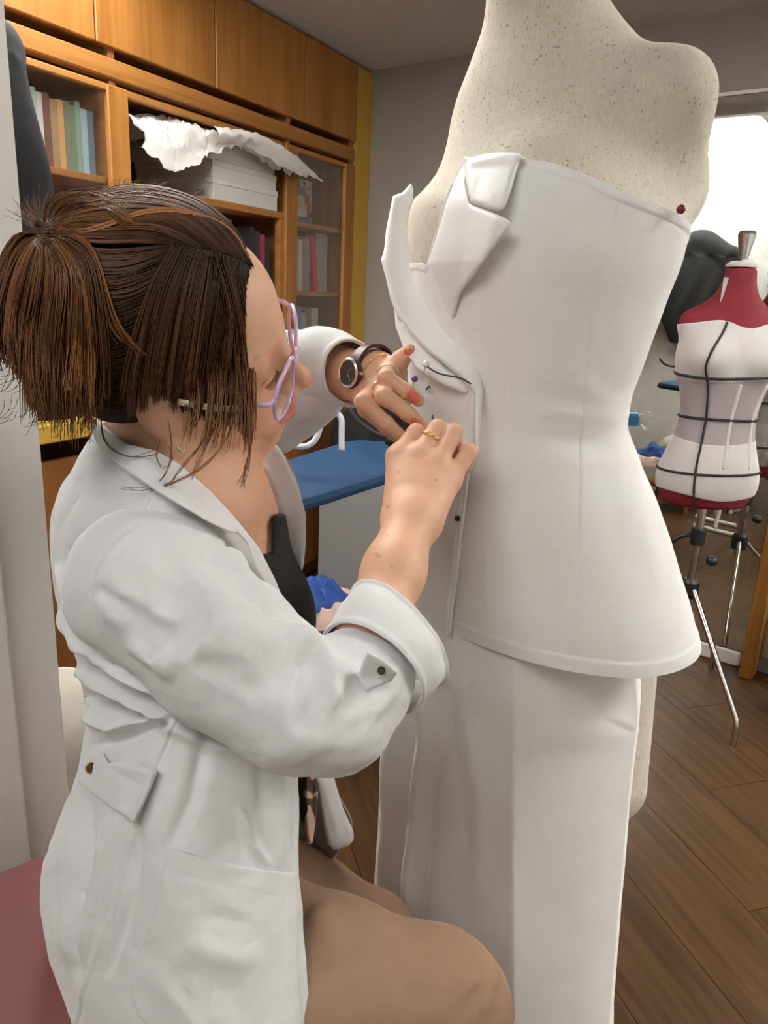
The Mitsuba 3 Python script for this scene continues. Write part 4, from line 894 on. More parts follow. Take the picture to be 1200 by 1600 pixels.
def rhand(p):
    d = None
    W = A3([(628, 806, .733), (637, 812, .728), (648, 814, .726), (660, 814, .727)])
    for w, (pts, r) in zip(W, RFING):
        e = s_cone(p, w, A3(pts)[0], .0185, r[0] + .0015); d = e if d is None else smin(d, e, .016)
    for w, (pts, r) in zip(W, RFING):                     # tendons to the knuckles
        d = smin(d, s_cone(p, w + (CAM - w) * .009, A3(pts)[0] + (CAM - A3(pts)[0]) * .0045, .008, .0062), .006)
    g = None
    for pts, r in RFING + [RTH]:
        e = fing(p, pts, r); g = e if g is None else np.minimum(g, e) if pts is RTH[0] else smin(g, e, .0022)
    return smin(d, g, .008)
LFING = [([(611, 577, .835), (603, 590, .800), (634, 611, .797), (654, 626, .802)], (0.0097, 0.0088, 0.0078, 0.0064)),
         ([(596, 600, .830), (600, 619, .790), (637, 646, .795), (659, 667, .802)], (0.0097, 0.0092, 0.0081, 0.0068)),
         ([(579, 613, .825), (567, 628, .795), (604, 662, .795), (640, 694, .805)], (0.0097, 0.0090, 0.0077, 0.0066)),
         ([(566, 614, .835), (570, 640, .822), (602, 668, .825), (628, 690, .832)], (0.0087, 0.0077, 0.0068, 0.0061))]
LTH = ([(592, 574, .850), (617, 582, .842), (625, 563, .832), (639, 549, .824)], (.0140, .0120, .0100, .0082))
def lhand(p):
    d = None
    W = A3([(590, 577, .852), (584, 587, .850), (575, 598, .848), (566, 606, .850)])
    for w, (pts, r) in zip(W, LFING):
        e = s_cone(p, w, A3(pts)[0], .0185, r[0] + .001); d = e if d is None else smin(d, e, .016)
    g = None
    for pts, r in LFING + [LTH]:
        e = fing(p, pts, r); g = e if g is None else smin(g, e, .0018)
    return smin(d, g, .007)
def near_(f, c, r):
    """f where it matters, a plain distance to its sphere elsewhere."""
    def g(p):
        d = np.linalg.norm(p - c, axis=1) - r; m = d < .06; o = d + .03
        if m.any(): o[m] = f(p[m])
        return o
    return g
head_n = near_(head_sdf, HC, .15)
def upper(p): return smin(head_n(p), neck_sdf(p), .018)
def rarm(p): return smin(arm(p, RS_, RE, RW, (.039, .032, .0275, .0252, .0242)), near_(rhand, at(665, 750, .75), .11)(p), .012)
def larm(p): return smin(arm(p, LS, LE, LW, (.040, .036, .0315, .0285, .0258)), near_(lhand, at(605, 615, .82), .11)(p), .012)
def bounds(pts, pad): P = np.array(pts); return P.min(0) - pad, P.max(0) + pad
hb = [hl(*c) for c in ((-.09, -.12, -.13), (.09, .13, .13), (-.09, .13, -.13), (.09, -.12, .13), (.09, .13, -.13), (-.09, -.12, .13), (.09, -.12, -.13), (-.09, .13, .13))]
lo, hi = bounds(hb + [NB, RS_, LS, at(285, 1010, .775)], .06); lo[2] = max(lo[2], at(285, 1020, .775)[2] - .02)
m_up = surface(upper, lo, hi, .0024)
m_lo = surface(neck_sdf, *bounds([at(285, 990, .775), at(270, 1440, .76), at(385, 968, .735)], .16), .009)
rh_lo, rh_hi = bounds([RW, at(600, 985, .67), at(660, 660, .80), at(740, 700, .75)], .035)
m_rh = surface(rarm, rh_lo, rh_hi, .0019)
lh_lo, lh_hi = bounds([LW, at(515, 580, .91), at(560, 640, .78), at(665, 690, .79), at(650, 540, .80)], .038)
m_lh = surface(larm, lh_lo, lh_hi, .0019)
def arm_rest(a, b, c, r): return surface(lambda p: arm(p, a, b, c, r), *bounds([a, b, (b + c * 2) / 3], .07), .008)
m_ra = arm_rest(RS_, RE, RW, (.038, .031, .0265, .0242, .0225)); m_la = arm_rest(LS, LE, LW, (.039, .034, .030, .0275, .024))
# body colour: skin, lips, brows, scalp
def skin_color(v, kind):
    c = np.tile([.66, .375, .245], (len(v), 1)); n = meshkit.fbm(v * 60, 3, 2)[:, None]; c = c * (.93 + .14 * n)
    if kind == 'up':
        q = (v - HC) @ HM; s = np.stack([np.abs(q[:, 0]), q[:, 1], q[:, 2]], 1)
        def blend(mask, col): c[:] = c * (1 - mask[:, None]) + np.array(col) * mask[:, None]
        blend(.55 * np.exp(-(s_ball(s, np.array([.036, .072, -.036]), 0) / .024) ** 2), (.66, .27, .18))
        blend(.65 * np.exp(-(s_ball(q, np.array([0, .112, -.038]), 0) / .015) ** 2), (.64, .25, .18))
        lip = np.minimum(s_cone(s, (.0185, .0805, -.0715), (.003, .093, -.0675), .0032, .0048), s_cone(s, (.0165, .0805, -.0755), (.0, .0915, -.0785), .0036, .0060)); blend(np.clip(-(lip - .0016) / .0018, 0, 1) * .85, (.50, .17, .14))
        br = s_cone(s, (.012, .086, .0175), (.044, .074, .021), .0028, .0016); blend(np.clip(-(br - .003) / .004, 0, 1) * .8, (.16, .075, .04))
        lid = s_cone(s, (.020, .086, -.009), (.0425, .078, -.0095), .0012, .0012); blend(np.clip(-(lid - .0022) / .002, 0, 1) * .8, (.10, .05, .04))
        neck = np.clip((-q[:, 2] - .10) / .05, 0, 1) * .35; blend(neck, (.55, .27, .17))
    return np.clip(c, 0, 1)
parts = [(m_up, 'up'), (m_rh, 'h'), (m_lh, 'h'), (m_lo, 'h'), (m_ra, 'h'), (m_la, 'h')]
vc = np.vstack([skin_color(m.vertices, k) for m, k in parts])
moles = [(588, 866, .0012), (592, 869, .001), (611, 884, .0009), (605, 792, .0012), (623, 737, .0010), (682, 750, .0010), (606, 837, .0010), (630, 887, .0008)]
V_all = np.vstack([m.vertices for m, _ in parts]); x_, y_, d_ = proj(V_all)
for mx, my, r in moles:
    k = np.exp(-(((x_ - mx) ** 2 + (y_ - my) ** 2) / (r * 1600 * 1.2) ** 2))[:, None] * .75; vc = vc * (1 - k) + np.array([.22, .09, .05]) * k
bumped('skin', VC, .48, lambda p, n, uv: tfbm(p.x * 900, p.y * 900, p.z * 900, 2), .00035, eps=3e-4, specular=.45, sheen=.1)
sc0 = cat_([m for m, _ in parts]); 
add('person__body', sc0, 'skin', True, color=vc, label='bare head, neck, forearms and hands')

# fingernails: coral pads set into the fingertips
prin('coral', (.72, .135, .10), .18, clearcoat=.6); prin('bare_nail', (.70, .36, .27), .3, clearcoat=.4)
def nail(f, px, py, ang, L, W, mat, d1=1.0):
    """A thin oval plate laid on the finger's surface around a pixel: ang its direction in the picture, L and W in metres."""
    g = np.linspace(-1, 1, 11); a, b = np.meshgrid(g, g, indexing='ij'); sup = np.maximum(np.abs(a), np.abs(b)); rr = np.sqrt(a * a + b * b) + 1e-9; a, b = a * sup / rr ** 1, b * sup / rr
    d0 = march(f, [px], [py], .5, d1)[0]
    if np.isnan(d0): return None
    k = FOC / d0; ca, sa = math.cos(ang), math.sin(ang); X = px + (a * L * ca - b * W * sa) * k; Y_ = py + (a * L * sa + b * W * ca) * k
    d = march(f, X, Y_, .5, d1).reshape(a.shape); d = np.where(np.isnan(d), d0 + .004, d); d = np.clip(d, d0 - .006, d0 + .006)
    P = at(X, Y_, d - .0007); m = gridmesh(P); return thicken(face_to(m, CAM), .0015)
for (px, py, ang, L, W, lab) in ((646, 620, .66, .0082, .0048, 'near'), (652, 661, .72, .0070, .0042, 'm'), (638, 549, -.1, .0050, .0036, 't')):
    m = nail(near_(lhand, at(605, 615, .82), .11), px, py, ang, L, W, 'coral')
    if m is not None: add('person__fingernail', m, 'coral', True, label='coral painted fingernail')

# ---- cloth of the coat
def crease(P, f, seed, amp):
    """Soft cloth with sharp valleys, from folded noise."""
    return amp * (np.abs(meshkit.fbm(P * f, 2, seed) - .5) * 3.2 - .5) * np.clip(meshkit.noise(P * f * .35, seed + 9) * 1.8 - .3, 0, 1)
bumped('coat_cotton', proc(lambda p, n, uv: mix((.60, .61, .625), (.69, .695, .705), tfbm(p.x * 12, p.y * 12, p.z * 12, 3) * .7 + tn(p.x * 500, p.y * 500, p.z * 200) * .3)), .8, lambda p, n, uv: tn(p.x * 800, p.y * 800, p.z * 800) * .5 + tfbm(p.x * 60, p.y * 60, p.z * 60, 2), .0007, eps=6e-4, sheen=.2)
prin('tank_black', (.012, .012, .012), .9, sheen=.2)
CR_ = [
 [(305, 742, .668), (262, 722, .640), (212, 703, .640), (155, 668, .72), (190, 640, .80), (300, 640, .86), (425, 690, .82)],
 [(347, 800, .664), (290, 792, .618), (198, 768, .622), (90, 775, .75), (150, 740, .87), (320, 720, .92), (468, 765, .82)],
 [(395, 862, .668), (310, 872, .612), (190, 857, .615), (78, 830, .74), (130, 820, .88), (320, 800, .94), (477, 840, .815)],
 [(432, 947, .678), (320, 962, .610), (190, 947, .600), (88, 935, .73), (140, 900, .88), (330, 880, .94), (474, 900, .81)],
 [(456, 1032, .680), (330, 1062, .615), (200, 1052, .610), (118, 1021, .72), (160, 1000, .86), (330, 980, .93), (470, 985, .81)],
 [(463, 1132, .670), (340, 1152, .610), (215, 1142, .610), (133, 1110, .715), (170, 1090, .85), (330, 1060, .93), (473, 1090, .82)],
 [(466, 1212, .660), (345, 1232, .600), (210, 1222, .600), (124, 1195, .715), (160, 1180, .86), (340, 1150, .95), (500, 1190, .86)],
 [(470, 1322, .650), (345, 1342, .585), (200, 1332, .590), (76, 1325, .715), (130, 1300, .88), (360, 1270, .98), (548, 1300, .90)],
 [(476, 1452, .633), (350, 1462, .573), (200, 1457, .580), (66, 1435, .71), (120, 1420, .90), (300, 1400, 1.0), (470, 1400, .95)],
 [(489, 1602, .616), (350, 1612, .566), (220, 1607, .575), (110, 1595, .69), (150, 1580, .90), (300, 1540, 1.0), (440, 1520, .97)],
 [(497, 1722, .606), (355, 1732, .562), (230, 1727, .57), (150, 1720, .68), (170, 1700, .9), (300, 1660, 1.0), (420, 1640, .98)]]
CG = np.array([A3(r) for r in CR_])
def seam_t(n, m): return np.linspace(0, 1, n)
tr_ = np.array([0, .14, .32, .50, .64, .82, 1.0]); tv_ = np.array([np.mean([p[1] for p in r[:4]]) for r in CR_]); tv_ = (tv_ - tv_[0]) / (tv_[-1] - tv_[0])
CGf = CubicSpline(tv_, CG, axis=0)(np.linspace(0, 1, 330)); CGf = CubicSpline(tr_, CGf, axis=1)(np.linspace(0, 1, 300))
def grid_disp(G, lines, far=.0, amp=.003, f=14, seed=1, grooves=(), gw=2.2, ga=.0014):
    x, y, d = proj(G); n = nrm(np.cross(np.gradient(G, axis=0), np.gradient(G, axis=1))); c = G.mean((0, 1)); n *= np.sign((n * (G - c)).sum(-1).sum())
    fr = (n * (CAM - G)).sum(-1) > 0
    h = folds(x, y, lines) * fr + amp * (meshkit.fbm(G * f, 4, seed) - .5) + crease(G, 15, seed + 2, .0045) + crease(G, 34, seed + 3, .0018)
    for g in grooves: h = h + (groove(x, y, g, gw, ga) + groove(x + 4.5, y + 1, g, 4.0, -.0013)) * fr
    return G + n * h[..., None], n
CF = (polyfold([(100, 962), (165, 1030), (260, 1085), (340, 1120)], 9, .009) + polyfold([(118, 1000), (180, 1060), (270, 1112)], 8, -.008) + polyfold([(126, 1048), (190, 1085), (280, 1128)], 10, .008)
      + polyfold([(132, 1085), (190, 1110), (250, 1120)], 8, -.008) + polyfold([(135, 1120), (180, 1140), (240, 1118), (290, 1100)], 9, .007) + polyfold([(150, 1165), (200, 1150), (270, 1125)], 8, -.006)
      + polyfold([(95, 890), (125, 960), (150, 1010)], 8, .006) + polyfold([(110, 860), (135, 930), (160, 990)], 7, -.005) + polyfold([(150, 850), (150, 930), (170, 990)], 8, .004)
      + polyfold([(180, 1270), (150, 1380), (125, 1500)], 14, .006) + polyfold([(120, 1260), (100, 1380), (105, 1500)], 12, .005) + polyfold([(140, 1250), (122, 1400), (120, 1520)], 10, -.006)
      + polyfold([(330, 1120), (300, 1250), (260, 1330)], 16, -.005) + polyfold([(430, 1140), (435, 1230), (440, 1350)], 10, .004) + polyfold([(400, 1160), (410, 1260), (420, 1340)], 9, -.004) + polyfold([(375, 1270), (395, 1320), (420, 1350)], 10, .004)
      + polyfold([(255, 1130), (330, 1165), (420, 1190)], 14, .006) + polyfold([(215, 1300), (200, 1400), (165, 1520)], 10, -.004)
      + polyfold([(470, 1000), (474, 1200), (484, 1500)], 6, .002))
CSE = [[(290, 1105), (245, 1200), (215, 1290), (180, 1400), (145, 1520), (118, 1610)], [(450, 1180), (454, 1300), (460, 1450), (470, 1620)], [(240, 770), (212, 822)]]
CF = [(*f[:4], f[4] * .85, f[5] * 1.45) for f in CF]
CGd, cn = grid_disp(CGf, CF, amp=.008, f=11, seed=5, grooves=CSE)
coat = gridmesh(CGd); cc = CGd.mean((0, 1))
if ((coat.triangles_center - cc) * coat.face_normals).sum() < 0: coat.invert()
tagc = add('person__lab_coat', thicken(coat, .002), 'coat_cotton', 40, label='white cotton lab coat')
xg, yg, dg = proj(CGd); ff = ((nrm(np.cross(np.gradient(CGd, axis=0), np.gradient(CGd, axis=1))) * (CAM - CGd)).sum(-1)); ff = ff > 0 if (ff[:, :150] > 0).mean() > .5 else ff < 0
ff[:, 170:] = False
clin, cnea = LinearNDInterpolator(np.stack([xg[ff], yg[ff]], 1), dg[ff]), NearestNDInterpolator(np.stack([xg[ff], yg[ff]], 1), dg[ff])
def coat_d(px, py):
    q = np.stack([np.ravel(px), np.ravel(py)], 1).astype(float); r = clin(q); b = np.isnan(r); r[b] = cnea(q[b]); return r.reshape(np.shape(px))
# pocket, tab with its button
PK = [(260, 1322), (315, 1338), (370, 1352), (420, 1360), (462, 1364), (466, 1420), (462, 1500), (468, 1560), (474, 1640), (400, 1652), (300, 1640), (240, 1612), (214, 1586), (206, 1560), (215, 1490), (232, 1430), (246, 1390), (256, 1345)]
add('person__lab_coat__pocket', pillow(PK, lambda x, y: coat_d(x, y) - .003, .0036, 5.0, 4, lambda p: folds(p[:, 0], p[:, 1], [(300, 1480, 400, 1500, 20, .003), (350, 1540, 380, 1600, 24, -.003), (230, 1520, 300, 1600, 16, .003), (262, 1360, 360, 1387, 2.2, -.0014), (360, 1387, 400, 1392, 2.2, -.0014), (400, 1392, 440, 1406, 2.2, -.0014), (380, 1420, 440, 1470, 14, .002), (320, 1430, 390, 1440, 12, -.002)]) + .003 * (meshkit.fbm(np.c_[p * .02, p[:, :1] * 0], 3, 4) - .5)), 'coat_cotton', 40, label='large patch pocket')
TB = [(135, 1170), (150, 1174), (162, 1178), (170, 1193), (190, 1190), (215, 1190), (247, 1204), (236, 1232), (222, 1262), (209, 1287), (180, 1265), (150, 1244), (119, 1220), (125, 1192)]
add('person__lab_coat__tab', pillow(TB, lambda x, y: coat_d(x, y) - .005 - .006 * np.clip((y - 1180) / 90, 0, 1), .004, 3.5, 6, lambda p: folds(p[:, 0], p[:, 1], [(175, 1195, 240, 1210, 8, .003), (185, 1210, 225, 1230, 8, -.002), (128, 1222, 205, 1278, 2, -.001)])), 'coat_cotton', 40, label='back belt tab')
prin('brown_button', (.05, .030, .012), .25, clearcoat=.8)
def button(px, py, d, r, key, mat, rim):
    c = at(px, py, d); ax = nrm(CAM - c); b = lathe([(0, .0022), (r * .6, .0022), (r * .85, .0030), (r, .0018), (r, 0), (0, 0)], c, 28, ax); add(key, b, mat, 35, label='round snap button')
    add(key + '_rim', lathe([(r * .9, .0030), (r * 1.0, .0034), (r * 1.12, .0022), (r * 1.12, 0), (r * .9, 0)], c, 28, ax), rim, 35, label='metal button rim')
button(143, 1200, float(coat_d(np.array([143.]), np.array([1200.]))[0]) - .012, .0045, 'person__lab_coat__button', 'brown_button', 'gold')
# collar and lapels
LC = depthfield([(150, 665, .706), (205, 705, .630), (262, 730, .626), (305, 745, .644), (350, 805, .645), (395, 860, .648), (335, 820, .612), (270, 770, .608), (200, 740, .616), (160, 690, .685), (380, 830, .645), (300, 800, .602), (440, 960, .668), (410, 920, .655), (372, 850, .632)], 1e-6)
COL = [(152, 655), (165, 668), (200, 694), (245, 705), (285, 728), (305, 748), (340, 785), (372, 822), (376, 830), (362, 833), (330, 818), (290, 795), (250, 772), (205, 742), (172, 715), (150, 690), (142, 668)]
add('person__lab_coat__collar', pillow(COL, lambda x, y: LC(x, y) - .004, .004, 4.0, 7, wr([(215, 715, 300, 765, 8, .0025), (260, 740, 350, 805, 6, -.002)])), 'coat_cotton', 45, label='folded collar')
LAP = [(300, 742), (330, 768), (372, 814), (405, 856), (430, 905), (452, 960), (462, 1000), (450, 990), (425, 940), (402, 895), (385, 848), (372, 835), (350, 826), (320, 800), (302, 775)]
add('person__lab_coat__lapel', pillow(LAP, lambda x, y: LC(x, y) + .002, .004, 4.0, 7, wr([(395, 870, 440, 960, 4, .002)])), 'coat_cotton', 45, label='near lapel')
FD = depthfield([(400, 690, .80), (430, 692, .795), (470, 765, .79), (478, 840, .785), (474, 880, .785), (470, 960, .79), (385, 745, .785), (430, 810, .785), (460, 880, .79)], 1e-6)
FL = [(372, 700), (392, 690), (428, 690), (440, 705), (466, 758), (478, 805), (478, 850), (474, 884), (470, 900), (470, 975), (462, 985), (466, 930), (458, 885), (440, 835), (412, 785), (388, 752), (376, 728)]
add('person__lab_coat__lapel', pillow(FL, FD, .005, 4.0, 8, wr([(400, 722, 420, 735, 4, .002), (420, 735, 435, 770, 4, .002), (435, 770, 455, 860, 4, .0015)])), 'coat_cotton', 45, label='far lapel')
# ---- right sleeve
SA = [at(238, 925, .628), at(355, 1022, .600), at(468, 1100, .583), at(532, 1128, .580)]
SB_ = [at(532, 1128, .580), at(556, 1066, .615), at(582, 1036, .640)]
def rsl_base(p):
    d = s_chain(p, SA, [.056, .0545, .046, .037], .03); d = smin(d, s_cone(p, at(215, 905, .64), at(245, 905, .625), .050, .050), .05)
    return smin(d, s_chain(p, SB_, [.036, .039, .034], .03), .007)
def on(f, px, py, inset):                                 # a point of f's visible surface, sunk a little
    d = march(f, [px], [py], .4, .95)[0]; return at(px, py, (d if not np.isnan(d) else .60) + inset)
def wrinkles(f, specs):
    caps = []
    for pts, r, out in specs:
        P = [on(f, x, y, r - out) for x, y in pts]; rr = [r * .45] + [r] * (len(P) - 2) + [r * .45]; caps.append((P, rr, r))
    def g(p):
        d = f(p)
        for P, rr, r in caps: d = smin(d, s_chain(p, P, rr, r * .5), r * 1.1)
        return d
    return g
def valleys(f, specs):
    caps = [([on(f, x, y, -r + dep) for x, y in pts], r) for pts, r, dep in specs]
    def g(p):
        d = f(p)
        for P, r in caps: d = smax(d, -s_chain(p, P, [r * .35] + [r] * (len(P) - 2) + [r * .35], r * .4), r * .9)
        return d
    return g
RSV = [([(158, 925), (205, 965), (255, 1000), (285, 1002), (310, 985)], .008, .010), ([(200, 985), (240, 1012), (268, 1012)], .007, .008), ([(230, 1000), (262, 990), (318, 968)], .006, .008), ([(345, 1060), (395, 1075), (440, 1060)], .009, .005), ([(300, 1040), (350, 1050), (390, 1040)], .008, .004), ([(472, 1130), (485, 1085), (492, 1040), (494, 1015)], .010, .012), ([(500, 1090), (505, 1050), (508, 1025)], .006, .005), ([(330, 850), (380, 905), (420, 950)], .010, .004), ([(255, 860), (275, 930), (290, 960)], .014, .004), ([(410, 1010), (440, 1050), (450, 1080)], .014, .003), ([(535, 1120), (560, 1080), (590, 1060)], .009, .004)]
RSR = [([(190, 945), (235, 975), (275, 975)], .009, .005), ([(210, 1010), (262, 1036), (320, 1005), (345, 975)], .009, .006), ([(300, 930), (350, 975), (420, 1000)], .012, .004), ([(300, 860), (360, 880), (400, 920)], .012, .005), ([(450, 985), (475, 1000), (490, 1012)], .012, .006), ([(505, 1140), (520, 1090), (545, 1050)], .012, .006), ([(440, 1165), (480, 1150), (520, 1160)], .014, .004), ([(180, 900), (200, 950), (240, 990)], .012, .003), ([(340, 950), (380, 1000), (400, 1060)], .018, .003), ([(590, 1110), (605, 1085), (612, 1070)], .008, .004)]
rsl0 = valleys(wrinkles(rsl_base, RSR), RSV)
def rsl(p): return rsl0(p) + .0030 * (meshkit.fbm(p * 38, 3, 6) - .5) - crease(p, 17, 21, .0055) - crease(p, 40, 23, .0018)
sm = surface(rsl, *bounds(SA + SB_, .075), .0036)
sx_, sy_, sd_ = proj(sm.vertices); sn = sm.vertex_normals; vis = ((CAM - sm.vertices) * sn).sum(1) > 0
for seam in ([(212, 822), (182, 842), (158, 872), (147, 905), (146, 945), (155, 985)], [(235, 838), (300, 830), (345, 842)]):
    sm.vertices = sm.vertices + sn * ((groove(sx_, sy_, seam, 2.4, .0016) + groove(sx_ - 5, sy_ - 3, seam, 4.0, -.0016)) * vis)[:, None]
add('person__sleeve', sm, 'coat_cotton', True, label='rolled up near coat sleeve')
def cuff(rings, key, seed, lab):
    """Turned-back cuff: rings of (centre px, py, depth, half axis in pixels (x, y), half axis across)."""
    G = []
    an = np.linspace(0, 2 * math.pi, 97)[:-1]
    for (px, py, d, hx, hy, hd, ax) in rings:
        c = at(px, py, d); h1 = at(px + hx, py + hy, d) - c; h2 = nrm(np.cross(nrm(h1), ax)) * hd; G.append(c + np.cos(an)[:, None] * h1 + np.sin(an)[:, None] * h2)
    G = CubicSpline(np.linspace(0, 1, len(G)), np.array(G), axis=0)(np.linspace(0, 1, 40)); n = nrm(G - G.mean(1, keepdims=True)); v = np.linspace(0, 1, 40)[:, None]
    h = .007 * (meshkit.fbm(G * 26, 3, seed) - .5) + .003 * np.exp(-((v - .03) / .06) ** 2) + .003 * np.exp(-((v - .97) / .06) ** 2)
    m = gridmesh(G + n * h[..., None], True)
    if ((m.triangles_center - G.mean((0, 1))) * m.face_normals).sum() < 0: m.invert()
    return add(key, thicken(m, .0035), 'coat_cotton', 40, label=lab)
axr = nrm(RW - RE)
cuff([(624, 990, .655, 60, 78, .036, axr), (612, 1004, .645, 63, 76, .042, axr), (597, 1022, .634, 64, 72, .046, axr), (578, 1046, .622, 64, 62, .044, axr)], 'person__sleeve__cuff', 4, 'turned back cuff')
# strap with its metal snap
sd = march(rsl, [585], [1055], .4, .95)[0]; sd = .6 if np.isnan(sd) else sd
add('person__sleeve__strap', pillow([(575, 1018), (566, 1034), (561, 1052), (564, 1066), (571, 1081), (592, 1073), (612, 1064), (622, 1050), (600, 1030)], lambda x, y: sd - .010 + 0 * x - .012 * np.clip((1060 - y) / 40, 0, 1), .0035, 3.0, 5), 'coat_cotton', 40, label='pointed sleeve strap')
prin('dark_hole', (.03, .025, .02), .5)
button(596, 1048, sd - .0235, .0030, 'person__sleeve__snap', 'dark_hole', 'silver')
# ---- left sleeve
LSA = [LS, at(330, 690, .98), at(425, 600, .99), at(470, 590, .945), at(500, 583, .91)]
def lsl_base(p): return smin(s_chain(p, LSA, [.058, .058, .060, .052, .042], .03), s_chain(p, [at(330, 700, .97), at(425, 632, .955), at(475, 606, .92)], [.05, .048, .034], .03), .04)
lsl0 = valleys(wrinkles(lsl_base, [([(430, 660), (460, 640), (490, 640)], .012, .005), ([(450, 610), (470, 590), (485, 580)], .012, .005)]), [([(440, 640), (470, 615), (490, 612)], .008, .006), ([(445, 685), (470, 665), (490, 655)], .008, .005)])
def lsl(p): return lsl0(p) + .004 * (meshkit.fbm(p * 36, 3, 16) - .5) - crease(p, 18, 31, .006)
add('person__sleeve', surface(lsl, *bounds(LSA, .08), .005), 'coat_cotton', True, label='rolled up far coat sleeve')
axl = nrm(LW - LE)
cuff([(552, 583, .866, -17, 45, .038, axl), (530, 575, .880, -13, 54, .046, axl), (506, 571, .894, -9, 60, .051, axl), (486, 582, .908, -8, 58, .049, axl)], 'person__sleeve_001__cuff', 11, 'turned back cuff')
# ---- black vest top
tx0 = (421 - 600) / FOC * .70; ty0 = (866 - 800) / FOC * .70
def tank(p):
    d = neck_sdf(p) - .006; c = (p - CAM) @ RC; keep = np.maximum(tx0 + .0 - c[:, 0], ty0 - c[:, 1])
    keep = np.minimum(np.maximum(tx0 - c[:, 0], -9), np.maximum(ty0 - c[:, 1], -9))
    return smax(smax(d, keep, .004), (.000 + .25 * (c[:, 0] + .10)) * -0 + .001 - c[:, 1], .004)
tlo, thi = bounds([at(300, 800, .78), at(280, 1430, .76), at(440, 900, .78)], .17)
add('person__vest_top', surface(tank, tlo, thi, .005), 'tank_black', True, label='black vest top')
# patterned brown scarf end hanging from the open coat
def pat(p, n, uv):
    w = tfbm(p.x * 55, p.y * 55, p.z * 30, 2); a = sst(.46, .52, tn(p.x * 120 + w * 3, p.y * 120, p.z * 60 + w * 5)); return mix((.055, .028, .018), (.40, .27, .20), a)
prin('brown_print', proc(pat), .8)
add('person__blouse_hem', pillow([(455, 1170), (492, 1185), (497, 1230), (495, 1275), (488, 1318), (480, 1320), (472, 1290), (462, 1240)], lambda x, y: .735 + .0002 * (1200 - y), .008, 4.0, 10, wr([(478, 1190, 480, 1310, 5, .005), (490, 1190, 488, 1300, 4, -.004)])), 'brown_print', 45, label='brown leaf print fabric')
# far coat skirt
FS_D = depthfield([(485, 1185, .76), (505, 1195, .78), (530, 1250, .80), (552, 1305, .81), (520, 1326, .80), (495, 1260, .78)], 1e-6)
add('person__lab_coat__far_front', pillow([(478, 1170), (500, 1185), (522, 1215), (535, 1260), (552, 1298), (553, 1312), (545, 1322), (522, 1328), (512, 1318), (505, 1290), (497, 1240), (488, 1200)], FS_D, .007, 4.0, 9, wr([(505, 1215, 530, 1310, 6, .003)])), 'coat_cotton', 45, label='far coat front hanging free')
# ---- trousers of the person
prin('beige_cloth', proc(lambda p, n, uv: mix((.26, .155, .098), (.32, .195, .125), tfbm(p.x * 30, p.y * 30, p.z * 30, 3))), .75, sheen=.25)
RH_, RK = at(325, 1552, .705), at(682, 1574, .692)
RK2 = RK + [0, 0, -.40] + (CAM - RK) * [.05, .05, 0]
LH_, LK = at(330, 1395, .90), at(572, 1478, .93); LK2 = LK + [0, 0, -.38]
def ptr_base(p):
    d = s_chain(p, [RH_, RH_ * .5 + RK * .5, RK], [.098, .086, .062], .03); d = smin(d, s_chain(p, [RK, RK2 * .5 + RK * .5, RK2], [.060, .062, .055], .03), .03)
    e = s_chain(p, [LH_, LH_ * .5 + LK * .5, LK], [.10, .080, .060], .03); e = smin(e, s_chain(p, [LK, LK2 * .5 + LK * .5, LK2], [.060, .060, .055], .03), .03)
    h = s_cone(p, at(325, 1480, .750), at(320, 1440, .86), .094, .100); return smin(smin(d, h, .05), smin(e, h, .05), .02)
ptr0 = valleys(wrinkles(ptr_base, [([(520, 1500), (500, 1440), (510, 1420)], .010, .003), ([(700, 1590), (735, 1550), (760, 1530)], .014, .006)]), [([(488, 1540), (500, 1510), (512, 1480)], .006, .004), ([(510, 1540), (530, 1510), (550, 1490)], .006, .003), ([(720, 1600), (745, 1560), (765, 1540)], .008, .006), ([(620, 1580), (650, 1550), (672, 1530)], .010, .003)])
def ptr(p): return ptr0(p) + .003 * (meshkit.fbm(p * 24, 3, 12) - .5) - crease(p, 14, 41, .0035)
plo, phi_ = bounds([RH_, RK, RK2, LH_, LK, LK2, at(270, 1470, .76)], .135)
add('person__trousers', surface(ptr, plo, phi_, .0075), 'beige_cloth', True, label='beige trousers')
prin('shoe_grey', (.2, .19, .18), .6)
for a in (RK2, LK2):
    f = nrm((RK - RH_) * [1, 1, 0]); g = np.array([a[0], a[1], 0])
    add('person__shoe', surface(lambda p: smax(smin(s_cone(p, g + [0, 0, .045], g + f * .15 + [0, 0, .035], .045, .036), s_cone(p, g + [0, 0, .05], [a[0], a[1], max(a[2], .1)], .04, .04), .02), -p[:, 2] + .003, .006), g + [-.22, -.22, -.02], g + [.22, .22, .25], .009), 'shoe_grey', True)
# the round pink seat
prin('dusty_pink', (.22, .075, .07), .55, sheen=.3)
sc_p = at(165, 1700, .80); sc_p[2] = .528
prof = [(0.02, -.30), (.25, -.30), (.290, -.27), (.305, -.20), (.302, -.12), (.28, -.055), (.235, -.022), (.17, -.006), (.08, -.001), (0, 0)]
pp = PchipInterpolator(np.linspace(0, 1, len(prof)), np.array(prof))(np.linspace(0, 1, 60)); pp[0, 0] = 0; pp[-1, 0] = 0
tag('round_seat', 'dusty pink rounded seat under the person, at the lower left corner', 'seat')
add('round_seat__cushion', lathe(pp, sc_p, 72), 'dusty_pink', True)
add('round_seat__base', lathe([(0, 0), (.20, 0), (.21, .01), (.21, sc_p[2] - .296), (0, sc_p[2] - .296)], sc_p * [1, 1, 0], 48), 'black_plastic', 35)
